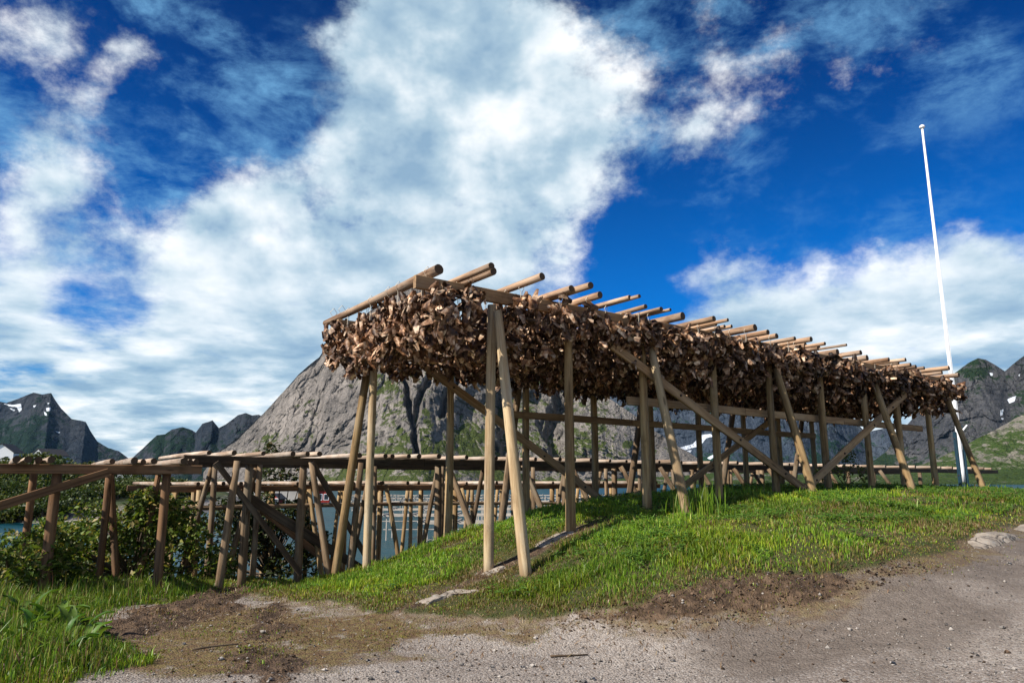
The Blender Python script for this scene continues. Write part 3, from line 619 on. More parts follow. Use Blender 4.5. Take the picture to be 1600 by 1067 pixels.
def ordn(k):
    if k < 20: return ORD[k]
    tens = {20: 'twenty', 30: 'thirty', 40: 'forty', 50: 'fifty', 60: 'sixty', 70: 'seventy'}[k // 10 * 10]
    return tens + '-' + ORD[k % 10] if k % 10 else {20: 'twentieth', 30: 'thirtieth', 40: 'fortieth', 50: 'fiftieth', 60: 'sixtieth', 70: 'seventieth'}[k]

# ------------------------------------------------------------------ the tall rack full of fish heads
VB = 3.3
B0 = R(0, 0); rack = empty('fish_drying_rack', (B0[0], B0[1], .3)); RB = (B0[0], B0[1], .3)
tag(rack, 'tall timber fish drying rack loaded with brown dried fish heads on the grassy mound', 'drying rack')
UA = [(0, .01), (1.49, 0), (3.15, 0), (5.0, 0), (6.73, 0), (8.54, 0), (10.27, 0), (11.72, 0), (13.27, 0)]
def tz(u): return 4.16 - .0125 * max(u, 0)      # the rack top dips slightly to the far end
for i, (u, v) in enumerate(UA):
    p = R(u, v); z = gz(p); log('post', R(u, v, z - .25), R(u + (.0 if i else .03), v, tz(u)), (.074 if i == 0 else .078), (.064 if i == 0 else .066), W_PALE if i == 0 else W_TAN, rack, RB, 14, None, .004)
for i, u in enumerate((0.02, 3.2, 6.72, 10.45, 13.95)):
    p = R(u, -.8); z = gz(p); log('strut', R(u + .03, -.83, z - .2), R(u - .03, -.20, 4.02 if i == 0 else 3.86 - .012 * u), .082, .064, W_PALE if i < 2 else W_TAN, rack, RB, 14, None, .005)
for u in (-.33, 1.27, 3.12, 4.95, 6.75, 8.5, 10.25, 11.8, 13.4):
    p = R(u, VB); z = gz(p); log('post', R(u, VB, z - .25), R(u, VB, tz(u)), .078, .066, W_TAN if u > 0 else W_PALE, rack, RB, 12)
for u, du in ((-.33, -.25), (3.12, -.1), (6.75, -.1), (10.25, -.1), (13.4, -.1)):
    p = R(u + du, VB + .85); z = gz(p); log('strut', R(u + du, VB + .85, z - .2), R(u, VB + .16, tz(u) - .1), .08, .068, W_OLD if u > 0 else W_TAN, rack, RB, 12)
for v, u0 in ((0, -1.27), (VB, -1.06)):
    cuts = [u0, 3.0, 7.1, 11.3, 14.75]
    for k in range(4): plank('beam', R(cuts[k], v + .004 * k, tz(cuts[k]) + .15), R(cuts[k + 1] - .01, v + .004 * k, tz(cuts[k + 1]) + .15), .19, .08, W_PLANK, rack, RB)
# lower rails, their boards butted end to end
for v, cs, zz in ((.155, (2.92, 6.1, 9.6, 13.2), 2.93), (VB - .15, (2.55, 6.0, 9.5, 13.3), 2.90)):
    for k in range(len(cs) - 1): plank('rail', R(cs[k], v, zz - .02 * k), R(cs[k + 1] - .01, v, zz - .02 * (k + 1)), .145, .05, W_PLANK, rack, RB)
def brace(u0, z0, u1, z1, v, w=.155, dv=0.0, m=None):
    pl = plank('brace', R(u0, v, z0), R(u1, v + dv, z1), w, .055, m or W_PLANK, rack, RB)
    for s in (.18, .36, .62, .84):
        p = R(u0 + (u1 - u0) * s, v + dv * s - .03, z0 + (z1 - z0) * s); log('bolt', p, p - CV * .02, .022, .02, BOLT, rack, RB, 8, BOLT)
brace(1.7, 4.05, 7.75, 1.28, -.16); brace(12.05, 3.72, 7.0, 1.20, -.17); brace(.35, 3.85, 5.3, 1.0, VB - .17); brace(11.6, 3.35, 6.9, 1.1, VB - .18)

# the loose logs laid across the beams
ENDS = [(-1.0, -0.2, 0.075), (-0.54, -0.83, 0.05), (-0.36, -0.61, 0.058), (0.34, -0.82, 0.055), (1.09, -0.58, 0.056), (1.21, -0.88, 0.058), (1.69, -0.56, 0.058), (2.12, -0.78, 0.04), (2.16, -0.95, 0.033), (2.74, -0.52, 0.042), (3.07, -0.56, 0.042), (3.18, -0.66, 0.027), (3.83, -0.36, 0.07), (4.36, -0.61, 0.053), (4.56, -0.75, 0.032), (4.67, -0.4, 0.04), (4.94, -0.38, 0.033), (5.04, -0.46, 0.033), (5.59, -0.57, 0.066), (6.08, -0.5, 0.055), (6.52, -0.39, 0.056), (6.97, -0.49, 0.045), (7.33, -0.62, 0.057), (7.87, -0.15, 0.064), (7.88, -0.58, 0.04), (8.27, -0.2, 0.064), (8.29, -0.81, 0.028), (9.1, -0.14, 0.07), (9.49, -0.45, 0.058), (10.27, -0.17, 0.068), (10.8, -0.39, 0.052), (11.06, -0.64, 0.046), (11.36, -0.33, 0.044), (11.89, -0.35, 0.052), (12.27, -0.29, 0.052), (12.56, -0.35, 0.043), (13.11, -0.68, 0.058), (13.66, -0.27, 0.05), (14.5, -0.31, 0.062)]
LOGS = []
for k, (u, v, r) in enumerate(ENDS):
    ln = 4.2 if k else 4.15
    zc = tz(u) + .252 + r
    du = float(RNG.uniform(-.08, .08)); dz = float(RNG.uniform(0, .03))
    p0, p1 = R(u, v, zc), R(u + du, v + ln + RNG.uniform(-.25, .25), zc + .0)
    o = log('pole_log', p0, p1, r, r * .8, W_LOG, None, (0, 0, 0), 14, None, .003)
    tag(o, f'round log lying across the tall fish rack, {ordn(k + 1)} counted from its near left end', 'log', 'logs laid across the tall rack')
    LOGS.append((u, v, r, zc, du))

# ------------------------------------------------------------------ dried fish heads
def head_mesh(seed):
    """a dried cod head: a crumpled gaping pouch with flared gill covers, open at the mouth and at the neck"""
    rg = np.random.default_rng(seed); ns = 12; prof = [(.0, .30, .38), (.10, .36, .46), (.28, .48, .52), (.50, .66, .58), (.72, .90, .60), (.90, 1.12, .56), (1.0, 1.26, .46)]
    V = []; C = []; op = rg.uniform(.75, 1.25); tw = rg.uniform(-.5, .5); th = np.linspace(0, 2 * math.pi, ns, endpoint=False)
    bendx, bendy = rg.uniform(-.25, .25, 2)
    for i, (s, a, b) in enumerate(prof):
        for k, t in enumerate(th):
            fl = abs(math.cos(t)) ** 1.5                                   # gill covers left and right
            x = a * math.cos(t) * (1 + .25 * s * s * (op - 1)); y = b * math.sin(t) * op * (1 - .25 * s)
            z = s * 1.25 + (s ** 3) * (.42 * fl - .15 * (math.sin(t) > .6))
            if s < .15: z += .16 * (math.sin(t) < -.3) - .06             # lower jaw juts
            cr = .10 * (1 + s)
            x += rg.uniform(-cr, cr); y += rg.uniform(-cr, cr); z += rg.uniform(-cr, cr) * .8
            ct, st_ = math.cos(tw * s), math.sin(tw * s)
            V.append(((x * ct - y * st_ + bendx * s * s) * .080, (x * st_ + y * ct + bendy * s * s) * .080, -(z - .6) * .104))
            e = rg.uniform(.7, 1.15) * (1.15 if s > .85 else 1.0) * (.75 if .2 < s < .5 else 1)
            C.append((e, e * rg.uniform(.94, 1.0), e * rg.uniform(.86, 1.0), 1))
    Q = []
    for i in range(len(prof) - 1):
        for k in range(ns): Q.append((i * ns + k, (i + 1) * ns + k, (i + 1) * ns + (k + 1) % ns, i * ns + (k + 1) % ns))
    # throat flaps and a curled strip of skin
    for q in range(3):
        b0 = len(V); t0 = rg.uniform(0, 6.28); w = rg.uniform(.03, .06); L_ = rg.uniform(.09, .17); cu = rg.uniform(-2.0, 2.0)
        for i in range(4):
            s = i / 3; a = cu * s
            px_, py_, pz_ = .07 * math.cos(t0) + .05 * math.sin(a) * math.cos(t0), .05 * math.sin(t0) + .05 * math.sin(a) * math.sin(t0), -.05 - L_ * s + .03 * s * s * abs(cu)
            wd = w * (1 - .6 * s)
            for e in (-1, 1): V.append((px_ - math.sin(t0) * wd * e, py_ + math.cos(t0) * wd * e, pz_ + rg.uniform(-.008, .008)))
            cc = rg.uniform(.6, 1.3); C += [(cc, cc * .95, cc * .88, 1)] * 2
        for i in range(3): Q.append((b0 + 2 * i, b0 + 2 * i + 1, b0 + 2 * i + 3, b0 + 2 * i + 2))
    return np.array(V), np.array(Q), np.array(C)
HEADS = [head_mesh(500 + k) for k in range(10)]
HEAD_ME = [np_mesh('fish_head', v, q, None, FISH, False, {'Col': c}) for v, q, c in HEADS]
def rand_quat(rg, upright=.5):
    if rg.random() < upright:
        q = Quaternion((0, 0, 1), rg.uniform(0, 6.28)) @ Quaternion((1, 0, 0), rg.normal(0, .45)) @ Quaternion((0, 1, 0), rg.normal(0, .45))
        return q
    return Quaternion(Vector(rg.normal(size=3)).normalized(), rg.uniform(0, 6.28))
def bundle_layout(seed, n=17, H=.74):
    rg = np.random.default_rng(seed); L_ = []
    for k in range(n):
        z = -.10 - (k + rg.uniform(-.4, .4)) / n * H; ang = k * 2.4 + rg.uniform(-.6, .6); rad = rg.uniform(.06, .21)
        L_.append((np.array([rad * math.cos(ang), rad * math.sin(ang), z]), rand_quat(rg), float(rg.uniform(.82, 1.28)), int(rg.integers(10))))
    return L_
LAYS = [bundle_layout(900 + k) for k in range(10)] + [bundle_layout(940 + k, 8, .30) for k in range(6)]
def lay_arrays(L_):
    Vs, Qs, Cs = [], [], []; b = 0
    for off, q, s, k in L_:
        v, f, c = HEADS[k]; M = np.array(q.to_matrix()); Vs.append(v @ M.T * s + off); Qs.append(f + b); e_ = .34 + (((k * 37 + len(Cs) * 53) % 17) / 17) ** 1.5 * 1.1; Cs.append(c * np.array([e_, e_ * .97, e_ * .94, 1])); b += len(v)
    return np.vstack(Vs), np.vstack(Qs), np.vstack(Cs)
def tint(C, seed):
    rg = np.random.default_rng(seed); k = rg.uniform(.65, 1.3, len(C) // 8 + 1).repeat(8)[:len(C)]; C = C.copy(); C[:, :3] *= k[:, None]; return C
LAY_AR = [lay_arrays(l) for l in LAYS]
LAY_ME = [np_mesh('fish_head_bundle', v, q, None, FISH, False, {'Col': c}) for v, q, c in LAY_AR]
def cord_mesh(r):
    V = []; F = []
    pts = [(-.012, .0, -.25), (-.012, .0, 0), (-r * .9, 0, r * 1.0), (0, 0, 2 * r + .012), (r * .9, 0, r * 1.0), (.012, .0, 0), (.012, .0, -.25)]
    for p in pts:
        for a in range(4): V.append((p[0] + .005 * math.cos(a * 1.571), p[1] + .005 * math.sin(a * 1.571), p[2]))
    for i in range(len(pts) - 1):
        for k in range(4): F.append((i * 4 + k, i * 4 + (k + 1) % 4, (i + 1) * 4 + (k + 1) % 4, (i + 1) * 4 + k))
    return py_mesh('cord', V, F, CORD)
slots = []
last = -9
for k, (u, v0, r, zc, du) in enumerate(LOGS):
    if u - last < .20 and k > 1: continue
    last = u
    vs = list(np.arange(-.34 if k % 3 == 0 else -.27, 3.75 if k else 4.0, .335)); j = 0
    for v in vs:
        v = v + RNG.uniform(-.05, .05); j += 1
        if abs(v - 0) < .0: continue
        uu = u + du * (v - v0) / 4.2
        lift = RNG.uniform(-.06, .05) if v < .12 and k else (.12 if v > 3.3 and k == 0 else 0)
        slots.append(dict(k=k, j=j, p=R(uu + RNG.uniform(-.06, .06), v, zc - r * 1.0 + lift - (.05 if k else 0)), r=r, short=v < -.08 and k > 0, nocord=v < v0 + .04))
# short strings tied along the front beam between the logs
for q, u in enumerate(np.arange(.2, 14.3, .37)):
    if q == 0: continue
    nk = int(np.argmin([abs(l[0] - u) for l in LOGS])); r = LOGS[nk][2]
    slots.append(dict(k=nk, j=0, p=R(u + RNG.uniform(-.1, .1), -.22 + RNG.uniform(-.06, .04), tz(u) + .10 + RNG.uniform(-.12, .06)), r=.05, short=True))
for s in slots: s['d'] = float(np.linalg.norm(s['p'] - EYE)) + (.0 if s['j'] <= 2 else 1.6 if s['k'] > 3 else .3)
slots.sort(key=lambda s: s['d'])
NEAR, INDIV = 130, 300
CORDS = {}
stuffV, stuffQ, stuffC, sb = [], [], [], 0
for i, s in enumerate(slots):
    rg = np.random.default_rng(3000 + i); p = s['p']; drop = .0 if s['k'] else float(rg.uniform(.04, .14))
    rz = float(rg.uniform(0, 6.28)); sc = float(rg.uniform(.94, 1.06)); lay = int(rg.integers(10)) if not s.get('short') else 10 + int(rg.integers(6)); Q0 = Quaternion((0, 0, 1), rz)
    lab = f"short string of dried fish heads on the front beam beside the {ordn(s['k'] + 1)} log" if s['j'] == 0 else f"dried fish heads strung under the {ordn(s['k'] + 1)} log of the tall rack, {ordn(s['j'])} bundle from front"
    rk = round(s['r'], 3)
    if rk not in CORDS: CORDS[rk] = cord_mesh(rk)
    if i < NEAR:
        e = empty('fish_head_bundle', p); tag(e, lab, 'fish heads', 'bundles of dried fish heads')
        for off, q, hs, hk in LAYS[lay]:
            w = np.array(Q0 @ Vector(off)) * sc - np.array([0, 0, drop])
            h = obj('fish_head', HEAD_ME[hk], e, w, Q0 @ q); h.scale = (hs * sc,) * 3
        if not (s.get('nocord') or s['j'] == 0): obj('cord', CORDS[rk], e, (0, 0, 0), Quaternion((0, 0, 1), RAZ * -1 + math.pi / 2))
    elif i < INDIV:
        o = obj('fish_head_bundle', LAY_ME[lay], None, p, Q0); o.scale = (sc,) * 3; tag(o, lab, 'fish heads', 'bundles of dried fish heads')
        if not (s.get('nocord') or s['j'] == 0): obj('cord', CORDS[rk], o, (0, 0, 0), Q0.inverted() @ Quaternion((0, 0, 1), -RAZ + math.pi / 2))
    else:
        v, q, c = LAY_AR[lay]; M = np.array(Q0.to_matrix()); stuffV.append(v @ M.T * sc + p); stuffQ.append(q + sb); stuffC.append(c); sb += len(v)
if stuffV:
    o = obj('fish_head_mass', np_mesh('fish_head_mass', np.vstack(stuffV), np.vstack(stuffQ), None, FISH, False, {'Col': np.vstack(stuffC)}))
    tag(o, 'dense brown mass of dried fish heads deep under the back of the tall rack', 'fish heads', None, 'stuff')
print('bundles', len(slots))

# ------------------------------------------------------------------ the low empty racks behind
def low_rack(label, u0, u1, v0, v1, zt, posts_f, struts_f, posts_b, struts_b, gap, lr, beam, postm, ext, braces=(), rail=None, bm2=None, far=False):
    b = R(u0, v0); e = empty('fish_drying_rack', (b[0], b[1], zt - 2)); base = (b[0], b[1], zt - 2); tag(e, label, 'drying rack', 'fish drying racks')
    n = max(1, int((u1 - u0) / 4.2)); cs = np.linspace(u0, u1, n + 1)
    for v in (v0, v1):
        for k in range(n): plank('beam', R(cs[k], v + .004 * (k % 2), zt), R(cs[k + 1] - .01, v + .004 * (k % 2), zt), .14, .08, beam if v == v0 else (bm2 or beam), e, base)
    def gzz(u, v): return max(gz(R(u, v)), WZ - .6)
    for u in posts_f: log('post', R(u, v0 + .12, gzz(u, v0) - .2), R(u, v0 + .12, zt + .03), .077, .068, postm, e, base, 10)
    for (ua, va, ub) in struts_f: log('strut', R(ua, v0 + va, gzz(ua, v0 + va) - .2), R(ub, v0 - .11, zt - .02), .07, .058, postm, e, base, 10)
    for u in posts_b: log('post', R(u, v1 - .12, gzz(u, v1) - .2), R(u, v1 - .12, zt + .03), .07, .06, postm, e, base, 10)
    for (ua, va, ub) in struts_b: log('strut', R(ua, v1 + va, gzz(ua, v1 + va) - .2), R(ub, v1 + .11, zt - .02), .07, .058, postm, e, base, 10)
    for (ua, za, ub, zb, vv, w) in braces: plank('brace', R(ua, vv, za), R(ub, vv, zb), w, .05, beam, e, base)
    if rail: log('rail', R(rail[0], v0 - .13, rail[2]), R(rail[1], v0 - .13, rail[3]), .055, .045, W_OLD, e, base, 8)
    return e
def deck(name, grp, us, v0, v1, zt, r0, r1, m):
    for k, u in enumerate(us):
        r = float(RNG.uniform(r0, r1)); a = float(RNG.uniform(-.35, .12)); du = float(RNG.uniform(-.12, .12)); z = zt + .072 + r
        o = log('pole_log', R(u, v0 + a, z), R(u + du, v1 + float(RNG.uniform(.0, .4)), z), r, r * .82, m, None, (0, 0, 0), 10, None, .003)
        tag(o, f'round log lying across the {name}, {ordn(k + 1)} from its left end', 'log', grp)
# nearest low rack, left edge
low_rack('low brown timber rack at the left edge, its left end outside the photograph', -9.5, -2.93, 4.2, 7.2, 1.77,
         [-8.2, -6.6, -4.96, -3.44], [(-8.0, -.5, -8.2)], [-8.2, -6.6, -5.15, -3.95], [(-3.6, .0, -3.9), (-3.28, -.1, -3.05)], 0, 0, W_BROWN, W_BROWN, 0, [(-4.3, 1.72, -6.4, .95, 4.12, .13)], None, W_OLD)
deck('low rack at the left edge', 'logs laid across the low left rack', [-9.2, -8.7, -8.0, -7.3, -6.55, -6.2, -5.5, -5.36, -5.22, -5.08, -4.25, -3.98, -3.82, -3.70, -3.28, -3.12, -3.02], 4.2, 7.2, 1.77, .042, .060, W_SILVER)
pf = [-2.02, -1.03, 1.85, 3.82, 5.3, 6.9, 8.3, 9.8, 11.3, 12.9, 14.4, 16.0, 17.6, 19.2, 22.5]
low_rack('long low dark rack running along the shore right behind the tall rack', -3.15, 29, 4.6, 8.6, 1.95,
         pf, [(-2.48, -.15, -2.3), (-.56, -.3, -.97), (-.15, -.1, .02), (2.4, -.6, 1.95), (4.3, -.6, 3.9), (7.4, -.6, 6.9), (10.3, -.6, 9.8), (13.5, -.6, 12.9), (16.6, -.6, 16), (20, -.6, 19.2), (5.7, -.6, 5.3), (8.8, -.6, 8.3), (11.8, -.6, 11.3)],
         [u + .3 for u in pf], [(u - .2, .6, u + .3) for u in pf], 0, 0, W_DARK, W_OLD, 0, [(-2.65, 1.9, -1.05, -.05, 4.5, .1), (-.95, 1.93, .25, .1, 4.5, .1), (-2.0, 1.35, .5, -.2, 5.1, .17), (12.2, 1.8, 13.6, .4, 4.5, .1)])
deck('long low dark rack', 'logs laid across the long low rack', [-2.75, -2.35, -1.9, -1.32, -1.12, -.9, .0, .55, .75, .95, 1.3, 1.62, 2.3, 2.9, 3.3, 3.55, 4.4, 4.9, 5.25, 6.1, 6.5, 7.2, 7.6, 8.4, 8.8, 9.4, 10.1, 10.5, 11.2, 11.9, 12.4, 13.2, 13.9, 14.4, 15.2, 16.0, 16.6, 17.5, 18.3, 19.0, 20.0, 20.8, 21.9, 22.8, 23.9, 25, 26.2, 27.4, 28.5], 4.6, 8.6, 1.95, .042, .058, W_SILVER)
pg = [-1.95, .6, 1.7, 2.7, 3.9, 5.0, 6.2, 7.3, 8.5, 9.8, 11.0, 12.2]
low_rack('lower pale rack behind the long dark rack, standing further down the bank', -2.9, 13.2, 9.1, 12.4, 1.40,
         pg, [(-1.84, -.1, -1.9), (1.1, -.6, .65), (3.2, -.6, 2.75), (5.6, -.6, 5.05), (7.9, -.6, 7.3), (10.4, -.6, 9.8)], [u + .2 for u in pg], [(u + .1, .6, u + .2) for u in pg], 0, 0, W_BROWN, W_TAN, 0,
         [(-1.0, 1.35, 1.9, -.9, 9.0, .17)], (-3.0, 12.0, .98, .80))
deck('lower pale rack', 'logs laid across the lower pale rack', [-2.8, -2.5, -1.95, -1.55, -1.4, -1.05, -.75, .3, .62, .8, 1.05, 1.8, 2.5, 2.65, 3.4, 3.8, 4.3, 4.45, 5.2, 6.0, 6.4, 7.2, 7.7, 8.3, 9.1, 9.6, 10.3, 11.0, 11.6, 12.3, 12.8], 9.1, 12.4, 1.40, .040, .056, W_SILVER)

# ------------------------------------------------------------------ flagpole
def flagpole():
    b = atY(1508, 772, 22.0); b[2] = gz(b); e = empty('flagpole', b); tag(e, 'tall bare white flagpole held between dark steel brackets at the right', 'flagpole')
    top = atY(1442, 201, 22.0)[2] - b[2]
    log('mast', b + [0, 0, .25], b + [0, 0, top], .070, .033, WHITE, e, b, 16, WHITE, 0)
    for s in (-1, 1): plank('bracket', b + np.array([.105 * s, 0, -.3]), b + np.array([.105 * s, 0, 1.75 if s < 0 else 1.95]), .12, .05, STEEL, e, b, up=(0, 1, 0))
    for z in (.45, 1.55): log('bolt', b + np.array([-.15, -.02, z]), b + np.array([.15, -.02, z]), .02, .02, BOLT, e, b, 8, BOLT)
    # truck (cap) on top
    V = []; F = []; pr = [(.02, 0), (.075, .01), (.09, .05), (.075, .09), (.045, .115), (.005, .13)]
    for r, z in pr:
        for a in range(14): V.append((r * math.cos(a / 14 * 6.2832), r * math.sin(a / 14 * 6.2832), z))
    for i in range(len(pr) - 1):
        for k in range(14): F.append((i * 14 + k, i * 14 + (k + 1) % 14, (i + 1) * 14 + (k + 1) % 14, (i + 1) * 14 + k))
    obj('cap', py_mesh('cap', V, F, WHITE, True), e, (0, 0, top))
    # cleat with rope, a third of the way up the bracket
    log('halyard', b + np.array([.02, -.10, 1.2]), b + np.array([-.01, -.05, top - .05]), .006, .006, WHITE, e, b, 6, WHITE, 0)
    log('cleat', b + np.array([.05, -.1, 1.75]), b + np.array([.22, -.14, 1.95]), .03, .025, WHITE, e, b, 8, WHITE)
flagpole()

# ------------------------------------------------------------------ grass
def blades_mesh(name, P, h, w, col, lean=.45, rg=RNG, mat=None, curl=1.0):
    n = len(P); a = rg.uniform(0, 6.2832, n); ld = rg.uniform(0, 6.2832, n); ln = np.abs(rg.normal(0, lean, n)) * h
    sx, sy = np.cos(a) * w / 2, np.sin(a) * w / 2; lx, ly = np.cos(ld) * ln, np.sin(ld) * ln
    V = np.zeros((n, 5, 3))
    V[:, 0] = P - np.c_[sx, sy, np.full(n, .02)]; V[:, 1] = P + np.c_[sx, sy, np.full(n, -.02)]
    m = P + np.c_[lx * .35, ly * .35, h * .6]; V[:, 2] = m + np.c_[sx, sy, np.zeros(n)] * .8; V[:, 3] = m - np.c_[sx, sy, np.zeros(n)] * .8
    V[:, 4] = P + np.c_[lx * curl, ly * curl, h * np.clip(1 - .35 * (ln / h) ** 2, .3, 1)]
    i = np.arange(n)[:, None] * 5
    C = np.ones((n, 5, 4)); C[:, :, :3] = col[:, None, :]
    return np_mesh(name, V.reshape(-1, 3), i + np.array([0, 1, 2, 3]), i + np.array([3, 2, 4]), mat or GRASS, False, {'Col': C.reshape(-1, 4)})
def pick(rg, n, cols, wts):
    k = rg.choice(len(cols), n, p=np.array(wts) / sum(wts)); c = np.array(cols)[k]; return c * rg.uniform(.72, 1.28, (n, 1))
G_LUSH = [(0.095, 0.190, 0.012), (0.145, 0.240, 0.016), (0.055, 0.125, 0.014), (0.20, 0.27, 0.030), (0.22, 0.21, 0.06)]
G_DRY = [(0.23, 0.17, 0.07), (0.15, 0.095, 0.04), (0.14, 0.15, 0.03), (0.25, 0.205, 0.10)]
def scatter_grass():
    rg = np.random.default_rng(77); out = []
    def batch(n, x0, x1, y0, y1):
        x = rg.uniform(x0, x1, n); y = rg.uniform(y0, y1, n); return x, y
    xs, ys = [], []
    for n, b in ((150000, (-3.5, 7, 7.2, 14)), (90000, (-7, 3, 6.5, 15)), (110000, (4, 14, 8, 22)), (45000, (10, 26, 14, 30)), (60000, (-14, -2, 5, 20)), (26000, (-5.5, -2.2, 4.8, 7.5))):
        x, y = batch(n, *b); xs.append(x); ys.append(y)
    x = np.concatenate(xs); y = np.concatenate(ys)
    vis = (np.abs(x / np.maximum(y, .1)) < .80); x, y = x[vis], y[vis]
    g, s, m, dry, dm = zones(x, y); left = sdist(x, y, LEFTG) > -.2
    cl = fbm(x * 2.6, y * 2.6, None, 3, 91)
    prob = np.clip(g * 1.15, 0, 1) * np.where(cl > .36, 1, .55) + .30 * m * (g < .4) * (fbm(x * 2.2, y * 2.2, None, 3, 92) > .47)
    keep = rg.random(len(x)) < prob; x, y, g, dry, dm, left, cl = [a[keep] for a in (x, y, g, dry, dm, left, cl)]
    z = height(x, y); ok = z > -3.2; x, y, z, g, dry, dm, left, cl = [a[ok] for a in (x, y, z, g, dry, dm, left, cl)]
    n = len(x); dist = np.hypot(x, y)
    h = rg.uniform(.028, .070, n) * (.6 + 1.25 * sstep(.36, .66, cl)) * (1 - .55 * np.clip(dry, 0, 1)) * (.38 + .62 * g)
    tall = (rg.random(n) < .06) & (dry < .6); h[tall] *= 1.7
    h = np.where(left & (dm < 0), h * 1.1, h)
    w = np.clip(dist * .0011, .007, .024) * rg.uniform(.7, 1.3, n)
    c1 = pick(rg, n, G_LUSH, (4, 4, 3, 2, 1)); c2 = pick(rg, n, G_DRY, (3, 3, 3, 1)); big = fbm(x * .55, y * .55, None, 3, 44)
    c1 = c1 * (.75 + .6 * sstep(.35, .65, big))[:, None] * np.where(sstep(.45, .65, fbm(x * 1.4 + 9, y * 1.4, None, 3, 45))[:, None] > .5, np.array([1.25, 1.05, .9]), np.array([1, 1, 1.0]))
    isd = rg.random(n) < np.clip(dry * .85 + .03 + .5 * (g < .25), 0, .8); col = np.where(isd[:, None], c2, c1)
    me = blades_mesh('grass', np.c_[x, y, z], h, w, col, .55, rg)
    tag(obj('grass', me), 'short bright green grass covering the mound and the bank at the left', 'grass', None, 'stuff')
    print('blades', n)
scatter_grass()
def clover():
    """small broad leaved weeds among the grass"""
    rg = np.random.default_rng(5); n = 15000; x = rg.uniform(-4, 12, n); y = rg.uniform(7.4, 19, n); g, s, m, dry, dm = zones(x, y)
    k = (g > .7) & (dry < .5) & (fbm(x * 1.1, y * 1.1, None, 3, 60) > .52) & (np.abs(x / y) < .8); x, y = x[k], y[k]; z = height(x, y)
    L_ = leaves(np.repeat(np.c_[x, y, z], 4, 0) + rg.normal(0, .05, (len(x) * 4, 3)) * [1, 1, .3] + [0, 0, .09], .055, rg, [(0.07, 0.15, 0.02), (0.10, 0.19, 0.03), (0.05, 0.11, 0.02)], (1, 1, 1), .9)
    tag(obj('ground_weeds', L_('ground_weeds')), 'small broad leaved weeds scattered through the green grass', 'weeds', None, 'stuff')

# ------------------------------------------------------------------ leaves, shrubs, trees
def leaves(P, size, rg, cols, wts, up=.5, aspect=.55, fold=.25):
    n = len(P); s = size * rg.uniform(.6, 1.35, n)[:, None]
    N = rg.normal(size=(n, 3)); N /= np.linalg.norm(N, axis=1)[:, None]; N = N * (1 - up) + np.array([0, 0, up]) + np.array([-.2, -.1, 0]); N /= np.linalg.norm(N, axis=1)[:, None]
    A = np.cross(N, rg.normal(size=(n, 3))); A /= np.linalg.norm(A, axis=1)[:, None]; B = np.cross(N, A)
    V = np.zeros((n, 4, 3)); V[:, 0] = P - A * s * .5; V[:, 2] = P + A * s * .5 - N * s * .12
    V[:, 1] = P + B * s * aspect * .5 + N * s * fold * .3; V[:, 3] = P - B * s * aspect * .5 + N * s * fold * .3
    c = pick(rg, n, cols, wts); C = np.ones((n, 4, 4)); C[:, :, :3] = c[:, None]
    i = np.arange(n)[:, None] * 4; T = np.concatenate([i + np.array([0, 1, 2]), i + np.array([0, 2, 3])])
    return lambda name: np_mesh(name, V.reshape(-1, 3), None, T, LEAF, False, {'Col': C.reshape(-1, 4)})
def clumps(rg, centres, n, shell=.35):
    """points in ragged ellipsoid clumps, denser towards their outside"""
    w = np.array([c[3] * c[4] * c[5] for c in centres]) ** .75; k = rg.choice(len(centres), n, p=w / w.sum()); c = np.array(centres)[k]
    d = rg.normal(size=(n, 3)); d /= np.linalg.norm(d, axis=1)[:, None]; r = (shell + (1 - shell) * rg.random(n) ** .5)
    P = c[:, :3] + d * r[:, None] * c[:, 3:6]
    q = fbm(P[:, 0] * 2.2 / c[:, 3].mean(), P[:, 1] * 2.2 / c[:, 3].mean(), P[:, 2] * 2.2 / c[:, 3].mean(), 3, 7)
    return P[q > .40]
def stems(name, mat, parent, base, pts, r):
    for p in pts:
        log(name, base, p, r, r * .35, mat, parent, base, 7, mat, .03)
SHRUBC = [(0.070, 0.120, 0.016), (0.115, 0.165, 0.024), (0.042, 0.075, 0.012), (0.22, 0.22, 0.055), (0.32, 0.26, 0.10)]
def shrub(name, cat, label, base, centres, n, size, cols, wts, seed, r=.03, up=.45, group=None):
    rg = np.random.default_rng(seed); b = np.asarray(base, float); e = empty(name, b); tag(e, label, cat, group)
    P = clumps(rg, centres, n); obj('crown', leaves(P - b, size, rg, cols, wts, up)('crown'), e)
    stems('stem', BARK, e, b, [np.array(c[:3]) for c in centres], r)
    return e
def blob_set(rg, x0, x1, v0, v1, zt, n, u2):
    """clumps along a strip in rack coordinates; zt(u) gives the crown height"""
    out = []
    for k in range(n):
        u = rg.uniform(x0, x1); v = rg.uniform(v0, v1); p = R(u, v); g = gz(p); top = zt(u, v); s = rg.uniform(.35, .62)
        z = g + rg.uniform(.2, 1.0) * max(top - g - s * .6, .2); out.append((p[0], p[1], z, s, s, s * .75))
    return out
rg_ = np.random.default_rng(14)
def P3(px, py, Y): return atY(px, py, Y)
def px_blobs(rg, items):
    return [(*P3(px, py, Y), r, r, r * .8) for px, py, Y, r in items]
W5 = (4, 4, 4, 2, 1.4)
